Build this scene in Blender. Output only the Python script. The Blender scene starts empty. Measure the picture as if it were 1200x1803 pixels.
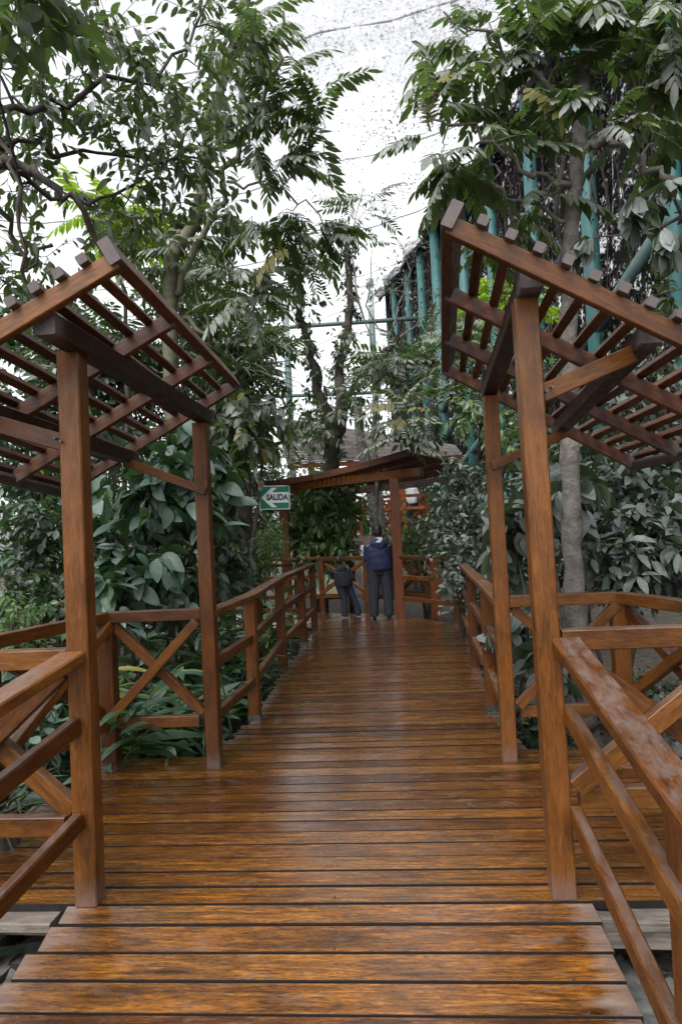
import bpy, bmesh, math, random
import numpy as np
from mathutils import Matrix, Vector
from math import sin, cos, atan, radians, pi
random.seed(7); rng = np.random.default_rng(7)
S = bpy.context.scene; COL = S.collection

# ------------------------------------------------------------------ camera, sky, sun
FOC, ROLL, PIT, EYE = 1200.0, .048, atan(28.5/1200), 1.57
cam_d = bpy.data.cameras.new('camera'); cam = bpy.data.objects.new('camera', cam_d); COL.objects.link(cam)
cam_d.sensor_fit = 'VERTICAL'; cam_d.sensor_height = 36.06; cam_d.lens = 24; cam_d.clip_start = .05; cam_d.clip_end = 800
cam.matrix_world = Matrix.Translation((0, 0, EYE)) @ Matrix.Rotation(pi/2+PIT, 4, 'X') @ Matrix.Rotation(-ROLL, 4, 'Z')
S.camera = cam
W = bpy.data.worlds.new('World'); S.world = W; W.use_nodes = True
nt = W.node_tree; nt.nodes.clear()
sk = nt.nodes.new('ShaderNodeTexSky'); sk.sky_type = 'NISHITA'; sk.sun_disc = False
SUN_EL, SUN_ROT = radians(58), radians(205)
sk.sun_elevation = SUN_EL; sk.sun_rotation = SUN_ROT; sk.dust_density = 2.5; sk.air_density = 1.0; sk.ozone_density = 1
hs = nt.nodes.new('ShaderNodeHueSaturation'); hs.inputs['Saturation'].default_value = .10
bg = nt.nodes.new('ShaderNodeBackground'); bg.inputs['Strength'].default_value = .15
wo = nt.nodes.new('ShaderNodeOutputWorld')
nt.links.new(sk.outputs[0], hs.inputs['Color']); nt.links.new(hs.outputs[0], bg.inputs['Color']); nt.links.new(bg.outputs[0], wo.inputs['Surface'])
sd = bpy.data.lights.new('sun', 'SUN'); sd.energy = 1.3; sd.angle = radians(30); sd.color = (1, .97, .93)
sun = bpy.data.objects.new('sun', sd); COL.objects.link(sun)
sv = Vector((sin(SUN_ROT)*cos(SUN_EL), cos(SUN_ROT)*cos(SUN_EL), sin(SUN_EL)))
sun.rotation_euler = sv.to_track_quat('Z', 'Y').to_euler(); sun.location = (0, 0, 30)
S.view_settings.view_transform = 'Standard'; S.view_settings.look = 'None'; S.view_settings.gamma = 1
S.view_settings.use_curve_mapping = False; S.view_settings.exposure = 1.25
S.render.engine = 'CYCLES'; S.cycles.max_bounces = 6; S.cycles.diffuse_bounces = 3; S.cycles.glossy_bounces = 3
S.cycles.transmission_bounces = 3; S.cycles.transparent_max_bounces = 12
S.cycles.use_denoising = True

def at(px, py, Y):
    """world point at depth Y seen at photo pixel px, py (photo is 1200 wide)"""
    u = (px-600)/FOC; v = -(py-901.5)/FOC
    u2 = u*cos(ROLL)+v*sin(ROLL); v2 = -u*sin(ROLL)+v*cos(ROLL)
    d = (u2, cos(PIT)-v2*sin(PIT), v2*cos(PIT)+sin(PIT)); t = Y/d[1]
    return Vector((d[0]*t, Y, EYE+d[2]*t))

# ------------------------------------------------------------------ materials
def mat(name):
    m = bpy.data.materials.new(name); m.use_nodes = True; m.node_tree.nodes.clear()
    return m, m.node_tree.nodes, m.node_tree.links
def N(ns, t, **k):
    n = ns.new('ShaderNode'+t)
    for a, b in k.items():
        if a.startswith('_'): setattr(n, a[1:], b)
        else: n.inputs[a.replace('__', ' ')].default_value = b
    return n
def ramp(ns, stops, interp='LINEAR'):
    r = ns.new('ShaderNodeValToRGB'); r.color_ramp.interpolation = interp
    e = r.color_ramp.elements
    while len(e) < len(stops): e.new(.5)
    for q, (p, c) in zip(e, stops):
        q.position = p; q.color = (c[0], c[1], c[2], 1) if hasattr(c, '__len__') else (c, c, c, 1)
    return r
def mixc(ns, ls, fac, a, b, mode='MIX'):
    m = ns.new('ShaderNodeMix'); m.data_type = 'RGBA'; m.blend_type = mode
    for s, v in ((m.inputs[0], fac), (m.inputs[6], a), (m.inputs[7], b)):
        if isinstance(v, bpy.types.NodeSocket): ls.new(v, s)
        elif isinstance(v, (int, float)): s.default_value = v
        else: s.default_value = (*v, 1)
    return m.outputs[2]
def mth(ns, ls, op, a, b=0.0, clamp=False):
    m = ns.new('ShaderNodeMath'); m.operation = op; m.use_clamp = clamp
    for s, v in ((m.inputs[0], a), (m.inputs[1], b)):
        if isinstance(v, bpy.types.NodeSocket): ls.new(v, s)
        else: s.default_value = v
    return m.outputs[0]
def wood(name, dark, mid, light, rough=.38, worn=.5, ends=0., coat=.25, greycol=(.16, .135, .125), topwear=0., figure=1., spec=.4, fine_=.38, foot=0., streak=1., short=1., crough=.18):
    m, ns, ls = mat(name)
    tc = N(ns, 'TexCoord'); oi = N(ns, 'ObjectInfo')
    off = N(ns, 'VectorMath', _operation='SCALE'); 
    cmb = N(ns, 'CombineXYZ'); ls.new(oi.outputs['Random'], cmb.inputs[0]); ls.new(oi.outputs['Random'], cmb.inputs[1])
    ls.new(cmb.outputs[0], off.inputs[0]); off.inputs['Scale'].default_value = 137.
    add = N(ns, 'VectorMath', _operation='ADD'); ls.new(tc.outputs['Object'], add.inputs[0]); ls.new(off.outputs[0], add.inputs[1])
    mp = N(ns, 'Mapping'); mp.inputs['Scale'].default_value = (2.4*short, 19, 19); ls.new(add.outputs[0], mp.inputs[0])
    grain = N(ns, 'TexNoise', Scale=3.2, Detail=7., Roughness=.66, Distortion=.9); ls.new(mp.outputs[0], grain.inputs[0])
    mp3 = N(ns, 'Mapping'); mp3.inputs['Scale'].default_value = (16, 170, 170); ls.new(add.outputs[0], mp3.inputs[0])
    fine = N(ns, 'TexNoise', Scale=2., Detail=4., Roughness=.6); ls.new(mp3.outputs[0], fine.inputs[0])
    mp2 = N(ns, 'Mapping'); mp2.inputs['Scale'].default_value = (3.4*short, 7.5, 7.5); ls.new(add.outputs[0], mp2.inputs[0])
    blot = N(ns, 'TexNoise', Scale=1.1, Detail=4., Roughness=.6); ls.new(mp2.outputs[0], blot.inputs[0])
    r = ramp(ns, [(.30, dark), (.52, mid), (.74, light)]); ls.new(grain.outputs['Fac'], r.inputs[0])
    fr = ramp(ns, [(.3, 1-fine_*figure), (.62, 1.12+.3*(fine_-.38))]); ls.new(fine.outputs['Fac'], fr.inputs[0])
    c = mixc(ns, ls, streak, mid, r.outputs[0]); c = mixc(ns, ls, .8, c, fr.outputs[0], 'MULTIPLY')
    br = ramp(ns, [(.33, max(.3, 1-.5*figure)), (.55, 1.08)]); ls.new(blot.outputs['Fac'], br.inputs[0])
    c = mixc(ns, ls, .75, c, br.outputs[0], 'MULTIPLY')
    rv = ramp(ns, [(0, (.55, .47, .44)), (.5, (.92, .88, .86)), (1, (1.25, 1.28, 1.2))]); ls.new(oi.outputs['Random'], rv.inputs[0])
    c = mixc(ns, ls, 1., c, rv.outputs[0], 'MULTIPLY')
    wr = ramp(ns, [(.64-.18*worn, 0.), (.74-.10*worn, 1.)]); 
    wn = N(ns, 'TexNoise', Scale=2.3, Detail=6., Roughness=.7, Distortion=.4); ls.new(mp2.outputs[0], wn.inputs[0]); ls.new(wn.outputs['Fac'], wr.inputs[0])
    wf = mth(ns, ls, 'MULTIPLY', wr.outputs[0], .55*worn)
    if topwear:
        g = N(ns, 'NewGeometry'); sp = N(ns, 'SeparateXYZ'); ls.new(g.outputs['Normal'], sp.inputs[0])
        t = mth(ns, ls, 'GREATER_THAN', sp.outputs[2], .7); t = mth(ns, ls, 'MULTIPLY', t, topwear)
        wr2 = ramp(ns, [(.38, 0.), (.6, 1.)]); ls.new(wn.outputs['Fac'], wr2.inputs[0])
        wf = mth(ns, ls, 'ADD', wf, mth(ns, ls, 'MULTIPLY', wr2.outputs[0], t), True)
    if ends:
        sx = N(ns, 'SeparateXYZ'); ls.new(tc.outputs['Generated'], sx.inputs[0])
        d = mth(ns, ls, 'ABSOLUTE', mth(ns, ls, 'SUBTRACT', sx.outputs[0], .5))
        d = mth(ns, ls, 'ADD', d, mth(ns, ls, 'MULTIPLY', wn.outputs['Fac'], .14))
        er = ramp(ns, [(.515, 0.), (.56, 1.)]); ls.new(d, er.inputs[0])
        wf = mth(ns, ls, 'ADD', wf, mth(ns, ls, 'MULTIPLY', er.outputs[0], ends), True)
    if foot:
        sf = N(ns, 'SeparateXYZ'); ls.new(tc.outputs['Generated'], sf.inputs[0])
        d = mth(ns, ls, 'ADD', sf.outputs[0], mth(ns, ls, 'MULTIPLY', wn.outputs['Fac'], .07))
        er = ramp(ns, [(.045, 1.), (.085, 0.)]); ls.new(d, er.inputs[0])
        wf = mth(ns, ls, 'ADD', wf, mth(ns, ls, 'MULTIPLY', er.outputs[0], foot), True)
    c = mixc(ns, ls, wf, c, greycol)
    b = N(ns, 'BsdfPrincipled'); ls.new(c, b.inputs['Base Color'])
    rr = ramp(ns, [(.3, rough-.14), (.7, rough+.2)]); ls.new(wn.outputs['Fac'], rr.inputs[0])
    ls.new(mth(ns, ls, 'ADD', rr.outputs[0], mth(ns, ls, 'MULTIPLY', wf, .25), True), b.inputs['Roughness'])
    b.inputs['Specular IOR Level'].default_value = spec; b.inputs['Coat Weight'].default_value = coat; b.inputs['Coat Roughness'].default_value = crough
    bp = N(ns, 'Bump', Strength=.32, Distance=.004); 
    hh = mth(ns, ls, 'ADD', grain.outputs['Fac'], mth(ns, ls, 'MULTIPLY', fine.outputs['Fac'], .5)); ls.new(hh, bp.inputs['Height']); ls.new(bp.outputs[0], b.inputs['Normal'])
    o = N(ns, 'OutputMaterial'); ls.new(b.outputs[0], o.inputs[0]); return m
def plain(name, c1, c2=None, rough=.6, scale=4., detail=5., bump=.2, metal=0., c3=None, bdist=.01):
    m, ns, ls = mat(name); tc = N(ns, 'TexCoord')
    n = N(ns, 'TexNoise', Scale=scale, Detail=detail, Roughness=.65); ls.new(tc.outputs['Object'], n.inputs[0])
    st = [(.35, c1), (.65, c2 or c1)]
    if c3: st.append((.8, c3))
    r = ramp(ns, st); ls.new(n.outputs['Fac'], r.inputs[0])
    b = N(ns, 'BsdfPrincipled', Roughness=rough, Metallic=metal); ls.new(r.outputs[0], b.inputs['Base Color'])
    bp = N(ns, 'Bump', Strength=bump, Distance=bdist); ls.new(n.outputs['Fac'], bp.inputs['Height']); ls.new(bp.outputs[0], b.inputs['Normal'])
    o = N(ns, 'OutputMaterial'); ls.new(b.outputs[0], o.inputs[0]); return m
M = {}
M['deck'] = wood('deck_varnish', (.026, .009, .002), (.185, .066, .009), (.42, .175, .028), .20, .5, .5, 1., (.22, .185, .17), fine_=.72, short=.62, crough=.2, figure=1.3, spec=.55)
M['plank_edge'] = plain('plank_edge_grime', (.004, .003, .003), (.012, .009, .008), .95, 30.)
M['post'] = wood('post_varnish', (.045, .014, .004), (.135, .047, .009), (.22, .084, .015), .36, .15, 0., .12, figure=1.1, spec=.3, foot=.4, streak=.55)
M['rail'] = wood('rail_varnish', (.04, .013, .004), (.135, .048, .009), (.245, .096, .018), .38, .25, 0., .14, (.14, .11, .10), topwear=.6, figure=1.1, spec=.3, streak=.65)
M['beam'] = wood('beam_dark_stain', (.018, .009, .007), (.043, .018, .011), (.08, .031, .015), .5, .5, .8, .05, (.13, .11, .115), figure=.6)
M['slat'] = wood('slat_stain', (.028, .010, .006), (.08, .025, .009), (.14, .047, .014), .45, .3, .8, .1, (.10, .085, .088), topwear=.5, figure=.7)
M['grey_wood'] = wood('weathered_wood', (.09, .07, .06), (.17, .14, .125), (.26, .22, .20), .6, .8, 0., 0., (.22, .2, .195))
M['roof_wood'] = wood('silvered_wood', (.09, .08, .075), (.17, .155, .15), (.25, .23, .22), .7, .8, 0., 0., (.26, .25, .245))
M['orange'] = wood('orange_varnish', (.09, .024, .006), (.23, .062, .012), (.33, .11, .022), .45, .15, 0., .08, figure=.6)

M['soil'] = plain('soil', (.022, .018, .014), (.085, .070, .055), .95, 9., 9., .9, c3=(.16, .135, .105), bdist=.03)
M['teal'] = plain('teal_paint', (.020, .090, .092), (.034, .130, .130), .6, 2.5, 9., .05, c3=(.07, .12, .10))
M['teal_grey'] = plain('faded_teal_paint', (.035, .08, .08), (.075, .11, .105), .6, 3., 5., .05, c3=(.09, .095, .085))
M['concrete'] = plain('concrete', (.07, .072, .066), (.20, .20, .19), .9, 9., 12., .8, c3=(.27, .27, .25))
M['bark_pale'] = plain('pale_bark', (.10, .09, .078), (.21, .195, .175), .85, 11., 12., 1., c3=(.30, .285, .26), bdist=.04)
M['bark_dark'] = plain('dark_bark', (.025, .022, .018), (.075, .062, .05), .9, 9., 8., .6, c3=(.12, .11, .09), bdist=.02)
M['bark_green'] = plain('greenish_bark', (.075, .08, .045), (.15, .145, .10), .85, 8., 8., .4, c3=(.2, .19, .16), bdist=.01)
M['navy'] = plain('navy_cloth', (.004, .007, .034), (.007, .014, .062), .75, 14., 4., .5)
M['charcoal'] = plain('charcoal_cloth', (.014, .016, .026), (.026, .029, .042), .85, 18., 4., .5)
M['black_cloth'] = plain('black_cloth', (.005, .006, .010), (.012, .013, .021), .8, 18., 4., .4)
M['hood'] = plain('hood_lining', (.33, .35, .40), (.45, .47, .52), .9, 20., 3., .3)
M['stripe'] = plain('blue_stripe', (.05, .17, .45), (.07, .23, .55), .7)
M['hair'] = plain('hair', (.004, .004, .005), (.012, .011, .011), .5, 60., 3., .8)
M['skin'] = plain('skin', (.22, .10, .06), (.26, .125, .075), .5, 12., 2., .05)
M['white'] = plain('white_plastic', (.62, .64, .66), (.72, .73, .75), .5)
M['shoe'] = plain('shoe_black', (.006, .006, .008), (.012, .012, .015), .45)
M['sign_green'] = plain('sign_green', (.0, .17, .10), (.0, .19, .11), .45, 3.)
M['sign_text'] = plain('sign_text', (.0, .045, .03), (.0, .05, .035), .5, 3.)
M['sign_white'] = plain('sign_white', (.70, .72, .74), (.78, .79, .80), .45, 3.)
M['cream'] = plain('map_cream', (.52, .55, .40), (.60, .62, .50), .4, 3.)
M['map_teal'] = plain('map_teal', (.16, .33, .30), (.2, .38, .34), .4)
M['map_yellow'] = plain('map_yellow', (.55, .45, .16), (.62, .52, .2), .4)
M['bucket'] = plain('green_plastic', (.01, .16, .04), (.02, .2, .05), .4)
M['steel'] = plain('bracket_steel', (.06, .06, .06), (.12, .12, .12), .5, 30., metal=.6)
M['stone_white'] = plain('white_render', (.5, .5, .5), (.62, .62, .62), .8)

def leafmat(name, top1, top2, under, rough=.5, dust=(.30, .32, .30), dustamt=.4, vein=.35, yellow=.0, transl=.3, edge=None, scale=1.):
    m, ns, ls = mat(name)
    uv = N(ns, 'UVMap'); sp = N(ns, 'SeparateXYZ'); ls.new(uv.outputs[0], sp.inputs[0])
    oi = N(ns, 'ObjectInfo'); at_ = N(ns, 'Attribute', _attribute_name='tint')
    rnd = mth(ns, ls, 'FRACT', mth(ns, ls, 'ADD', oi.outputs['Random'], at_.outputs['Fac']))
    rnd2 = mth(ns, ls, 'FRACT', mth(ns, ls, 'MULTIPLY', rnd, 7.31))
    rnd3 = mth(ns, ls, 'FRACT', mth(ns, ls, 'MULTIPLY', rnd, 23.7))
    c = mixc(ns, ls, rnd, top1, top2)
    # midrib and side veins
    dv = mth(ns, ls, 'ABSOLUTE', mth(ns, ls, 'SUBTRACT', sp.outputs[1], .5))
    rb = ramp(ns, [(0., 1.), (.035, .0)]); ls.new(dv, rb.inputs[0])
    lines = mth(ns, ls, 'SINE', mth(ns, ls, 'MULTIPLY', mth(ns, ls, 'SUBTRACT', sp.outputs[0], mth(ns, ls, 'MULTIPLY', dv, .5)), 75.))
    lines = mth(ns, ls, 'MULTIPLY', mth(ns, ls, 'GREATER_THAN', lines, .82), .35)
    c = mixc(ns, ls, mth(ns, ls, 'MULTIPLY', mth(ns, ls, 'MAXIMUM', rb.outputs[0], lines), vein), c, (.25, .33, .17))
    if edge:
        en = N(ns, 'TexNoise', Scale=3., Detail=3.); tc0 = N(ns, 'TexCoord'); ls.new(uv.outputs[0], en.inputs[0])
        e1 = mth(ns, ls, 'ADD', dv, mth(ns, ls, 'MULTIPLY', en.outputs['Fac'], .35))
        er = ramp(ns, [(.50, 0.), (.56, 1.)]); ls.new(e1, er.inputs[0])
        sel = mth(ns, ls, 'GREATER_THAN', rnd2, .55)
        c = mixc(ns, ls, mth(ns, ls, 'MULTIPLY', er.outputs[0], sel), c, edge)
    tc = N(ns, 'NewGeometry')
    nz = N(ns, 'TexNoise', Scale=5.*scale, Detail=6., Roughness=.7); ls.new(tc.outputs['Position'], nz.inputs[0])
    dr = ramp(ns, [(.38, .0), (.62, 1.)]); ls.new(nz.outputs['Fac'], dr.inputs[0])
    da = mth(ns, ls, 'MULTIPLY', mth(ns, ls, 'MULTIPLY', dr.outputs[0], mth(ns, ls, 'ADD', mth(ns, ls, 'MULTIPLY', rnd3, .8), .4)), dustamt, True)
    c = mixc(ns, ls, da, c, dust)
    if yellow:
        ysel = mth(ns, ls, 'GREATER_THAN', rnd2, 1-yellow)
        c = mixc(ns, ls, mth(ns, ls, 'MULTIPLY', ysel, .75), c, (.26, .22, .03))
    cu = mixc(ns, ls, .5, under, mixc(ns, ls, rnd, tuple(x*.6 for x in under), tuple(x*1.3 for x in under)))
    col = mixc(ns, ls, tc.outputs['Backfacing'], c, cu)
    b = N(ns, 'BsdfPrincipled', Roughness=rough); ls.new(col, b.inputs['Base Color'])
    b.inputs['Specular IOR Level'].default_value = .45
    tr = N(ns, 'BsdfTranslucent'); ls.new(mixc(ns, ls, 1., cu, (1.5, 1.7, .9), 'MULTIPLY'), tr.inputs[0])
    mx = N(ns, 'MixShader'); mx.inputs[0].default_value = transl
    ls.new(b.outputs[0], mx.inputs[1]); ls.new(tr.outputs[0], mx.inputs[2])
    o = N(ns, 'OutputMaterial'); ls.new(mx.outputs[0], o.inputs[0]); return m
D1 = (.33, .36, .34)
M['leaf_tree'] = leafmat('leaf_tree', (.038, .064, .034), (.068, .10, .056), (.06, .092, .036), .42, D1, .9, .25, .03, .42)
M['leaf_pinn'] = leafmat('leaf_pinnate', (.07, .10, .05), (.12, .15, .10), (.065, .098, .036), .55, (.52, .54, .52), 1.1, .1, .05, .45)
M['leaf_ging'] = leafmat('leaf_ginger', (.03, .085, .042), (.06, .13, .07), (.06, .13, .03), .30, (.24, .30, .28), .45, .4, .03, .22, edge=(.16, .26, .05))
M['leaf_big'] = leafmat('leaf_big', (.03, .075, .05), (.055, .115, .075), (.05, .10, .04), .40, (.26, .31, .30), .55, .45, 0., .2)
M['leaf_dusty'] = leafmat('leaf_dusty', (.06, .078, .072), (.10, .12, .11), (.06, .09, .05), .6, (.27, .295, .29), .75, .5, 0., .18)
M['leaf_dark'] = leafmat('leaf_dark', (.02, .048, .024), (.045, .085, .045), (.04, .08, .026), .4, (.20, .235, .22), .45, .2, .02, .22)
M['leaf_bright'] = leafmat('leaf_bright', (.07, .14, .045), (.14, .22, .08), (.10, .19, .05), .38, (.28, .33, .26), .4, .35, .04, .35)
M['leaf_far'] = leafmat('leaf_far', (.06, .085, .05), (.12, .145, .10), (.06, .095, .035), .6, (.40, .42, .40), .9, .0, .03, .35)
M['leaf_lime'] = leafmat('leaf_lime', (.16, .25, .02), (.26, .33, .04), (.22, .32, .03), .4, (.3, .33, .1), .2, .1, .1, .5)
M['leaf_dead'] = leafmat('leaf_dead', (.03, .022, .018), (.075, .055, .045), (.04, .03, .025), .8, (.11, .10, .10), .5, .0, 0., .1)
M['strap'] = leafmat('leaf_strap', (.05, .07, .045), (.11, .13, .10), (.06, .09, .04), .5, (.26, .28, .26), .6, .2, .05, .2)

def netmat(name, col, opaque_lo, opaque_hi, base_alpha, scale, tr=.4, fade=0.):
    m, ns, ls = mat(name); g = N(ns, 'NewGeometry')
    n = N(ns, 'TexNoise', Scale=scale, Detail=10., Roughness=.75, Distortion=.3); ls.new(g.outputs['Position'], n.inputs[0])
    n2 = N(ns, 'TexNoise', Scale=.16, Detail=5., Roughness=.6); ls.new(g.outputs['Position'], n2.inputs[0])
    s = mth(ns, ls, 'ADD', n.outputs['Fac'], mth(ns, ls, 'MULTIPLY', mth(ns, ls, 'SUBTRACT', n2.outputs['Fac'], .5), .5))
    if fade:
        fa = N(ns, 'Attribute', _attribute_name='fade'); s = mth(ns, ls, 'SUBTRACT', s, mth(ns, ls, 'MULTIPLY', fa.outputs['Fac'], fade))
    r = ramp(ns, [(opaque_lo, base_alpha), (opaque_hi, 1.)]); ls.new(s, r.inputs[0])
    d = N(ns, 'BsdfDiffuse'); d.inputs[0].default_value = (*col, 1)
    t = N(ns, 'BsdfTranslucent'); t.inputs[0].default_value = (*col, 1)
    mx0 = N(ns, 'MixShader'); mx0.inputs[0].default_value = tr; ls.new(d.outputs[0], mx0.inputs[1]); ls.new(t.outputs[0], mx0.inputs[2])
    tp = N(ns, 'BsdfTransparent'); mx = N(ns, 'MixShader'); ls.new(r.outputs[0], mx.inputs[0])
    ls.new(tp.outputs[0], mx.inputs[1]); ls.new(mx0.outputs[0], mx.inputs[2])
    o = N(ns, 'OutputMaterial'); ls.new(mx.outputs[0], o.inputs[0]); return m
M['net_roof'] = netmat('net_white', (.84, .85, .88), .52, .80, .12, 1.6, .7)
M['net_litter'] = netmat('net_littered', (.05, .048, .055), .46, .60, .0, 13., .15, .13)
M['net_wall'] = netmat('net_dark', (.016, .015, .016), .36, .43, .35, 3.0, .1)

# ------------------------------------------------------------------ object helpers
def tagit(o, label=None, cat=None, group=None, kind=None):
    if label: o['label'] = label
    if cat: o['category'] = cat
    if group: o['group'] = group
    if kind: o['kind'] = kind
    return o
def thing(name, label, cat, loc=(0, 0, 0), group=None, kind=None):
    o = bpy.data.objects.new(name, None); COL.objects.link(o); o.location = loc; o.empty_display_size = .2
    return tagit(o, label, cat, group, kind)
def link(name, me, parent=None, mw=None):
    o = bpy.data.objects.new(name, me); COL.objects.link(o)
    mw = mw if mw is not None else Matrix.Identity(4)
    if parent is not None:
        o.parent = parent
        off = parent.location.copy(); q = parent
        if q.parent: off += q.parent.location
        o.matrix_basis = Matrix.Translation(-off) @ mw
    else: o.matrix_basis = mw
    return o
def box_mesh(L, w, h, mt, bev=.004):
    """chamfered timber, long axis X"""
    v = []; f = []
    x, y, z = L/2, w/2, h/2; b = min(bev, y*.4, z*.4)
    for sx in (-1, 1):
        ring = [(y-b, z), (y, z-b), (y, -z+b), (y-b, -z), (-y+b, -z), (-y, -z+b), (-y, z-b), (-y+b, z)]
        v += [(sx*x, p, q) for p, q in ring]
    for i in range(8): f.append((i, (i+1) % 8, 8+(i+1) % 8, 8+i))
    f.append(tuple(range(7, -1, -1))); f.append(tuple(range(8, 16)))
    me = bpy.data.meshes.new('timber'); me.from_pydata(v, [], f); me.materials.append(mt)
    bm = bmesh.new(); bm.from_mesh(me); bmesh.ops.recalc_face_normals(bm, faces=bm.faces); bm.to_mesh(me); bm.free(); return me
def member(name, p0, p1, w, h, mt, parent=None, up=(0, 0, 1), ext=0., bev=.004):
    p0 = Vector(p0); p1 = Vector(p1); d = p1-p0; L = d.length+2*ext; x = d.normalized()
    u = Vector(up)
    if abs(x.dot(u)) > .98: u = Vector((0.077, 1, 0))
    y = u.cross(x).normalized(); z = x.cross(y)
    mw = Matrix(((x.x, y.x, z.x, 0), (x.y, y.y, z.y, 0), (x.z, y.z, z.z, 0), (0, 0, 0, 1)))
    mw = Matrix.Translation((p0+p1)/2) @ mw
    return link(name, box_mesh(L, w, h, mt, bev), parent, mw)
def plank(corners, z, th, mt, parent, name='plank', zf=None):
    """deck board from 4 plan corners (left-near, right-near, right-far, left-far)"""
    c = [Vector((*p, 0)) for p in corners]
    mid = sum(c, Vector())/4; x = ((c[1]+c[2])-(c[0]+c[3])).normalized(); y = Vector((-x.y, x.x, 0))
    zt = (lambda p: z+random.uniform(-.0, .0)) if zf is None else zf
    dz = random.uniform(-.0025, .0025)
    tl = random.uniform(-.0022, .0022)
    loc = []
    for i, p in enumerate(c):
        q = p-mid; loc.append((q.dot(x), q.dot(y), zt(p)+dz+(tl if i > 1 else -tl)))
    zm = sum(l[2] for l in loc)/4
    b = .0015; v = []
    cx = [l for l in loc]
    def inset(l, i):
        sx = 1 if i in (0, 3) else -1; sy = 1 if i < 2 else -1
        return (l[0]+sx*b, l[1]+sy*b, l[2]-zm)
    v += [inset(l, i) for i, l in enumerate(cx)]
    v += [(l[0], l[1], l[2]-zm-b) for l in cx]
    v += [(l[0], l[1], l[2]-zm-th) for l in cx]
    f = [(0, 1, 2, 3), (11, 10, 9, 8)]
    for a in (0, 4):
        for i in range(4): j = (i+1) % 4; f.append((a+i, a+4+i, a+4+j, a+j))
    me = bpy.data.meshes.new('plank'); me.from_pydata(v, [], f); me.materials.append(mt); me.materials.append(M['plank_edge'])
    for p_ in me.polygons: p_.material_index = 0 if p_.index == 0 else 1
    mw = Matrix(((x.x, y.x, 0, mid.x), (x.y, y.y, 0, mid.y), (0, 0, 1, zm), (0, 0, 0, 1)))
    return link(name, me, parent, mw)

class MB:
    def __init__(s): s.v = []; s.f = []; s.n = 0
    def add(s, v, f):
        s.v += [tuple(p) for p in v]; s.f += [tuple(i+s.n for i in q) for q in f]; s.n += len(v)
    def box(s, c, d, rz=0):
        c = Vector(c); R = Matrix.Rotation(rz, 3, 'Z')
        v = [c+R @ Vector((sx*d[0]/2, sy*d[1]/2, sz*d[2]/2)) for sx in (-1, 1) for sy in (-1, 1) for sz in (-1, 1)]
        s.add(v, [(0, 1, 3, 2), (4, 6, 7, 5), (0, 4, 5, 1), (2, 3, 7, 6), (0, 2, 6, 4), (1, 5, 7, 3)])
    def tube(s, pts, rad, k=6, cap=True, sq=1.):
        pts = [Vector(p) for p in pts]; n = len(pts)
        if not hasattr(rad, '__len__'): rad = [rad]*n
        ref = Vector((.31, .85, .2)); V = []; F = []
        for i, p in enumerate(pts):
            t = (pts[min(i+1, n-1)]-pts[max(i-1, 0)])
            t = t.normalized() if t.length > 1e-9 else Vector((0, 0, 1))
            a = t.cross(ref); 
            if a.length < .1: a = t.cross(Vector((1, 0, 0)))
            a.normalize(); b = t.cross(a); ref = -a.cross(t) if False else ref
            r = rad[i]; rx, ry = r if hasattr(r, '__len__') else (r, r)
            for j in range(k):
                th = 2*pi*j/k; V.append(p+a*cos(th)*rx+b*sin(th)*ry)
        for i in range(n-1):
            for j in range(k): q = (j+1) % k; F.append((i*k+j, i*k+q, (i+1)*k+q, (i+1)*k+j))
        if cap: F.append(tuple(range(k-1, -1, -1))); F.append(tuple((n-1)*k+j for j in range(k)))
        s.add(V, F)
    def build(s, name, mt, parent=None, smooth=False, mw=None):
        me = bpy.data.meshes.new(name); me.from_pydata(s.v, [], s.f); me.materials.append(mt)
        bm = bmesh.new(); bm.from_mesh(me); bmesh.ops.recalc_face_normals(bm, faces=bm.faces); bm.to_mesh(me); bm.free()
        if smooth: me.polygons.foreach_set('use_smooth', [True]*len(me.polygons))
        return link(name, me, parent, mw)

# ------------------------------------------------------------------ ground
def ground():
    n = 90; xs = np.linspace(-1, 1, n); xs = np.sign(xs)*np.abs(xs)**2.2*160
    v = []; f = []
    for j in range(n):
        for i in range(n):
            x, y = xs[i], xs[j]+8
            z = -.52+.05*sin(x*1.7+y)+.04*sin(y*2.3-x*.6)-.19*min(3.5, max(0, 1.0-y))
            v.append((x, y, z))
    for j in range(n-1):
        for i in range(n-1): a = j*n+i; f.append((a, a+1, a+n+1, a+n))
    me = bpy.data.meshes.new('ground'); me.from_pydata(v, [], f); me.materials.append(M['soil'])
    tagit(link('ground', me), 'dark soil littered with dead leaves below the boardwalk', None, None, 'structure')
ground()

# ------------------------------------------------------------------ boardwalk
SK = -.077
def yl(y, x): return y+SK*x           # boards lie 4.4 degrees askew
SLOPE = .18; Y0 = 2.90
deck = thing('boardwalk', 'wet varnished plank boardwalk leading away between railings', None, (0, 0, 0), None, 'structure')
rampd = thing('ramp', 'plank ramp rising to the boardwalk in the foreground', None, (0, 0, 0), None, 'structure')
zr = lambda p: -SLOPE*max(0, (Y0-.0)-(p.y-SK*p.x))-.0
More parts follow.
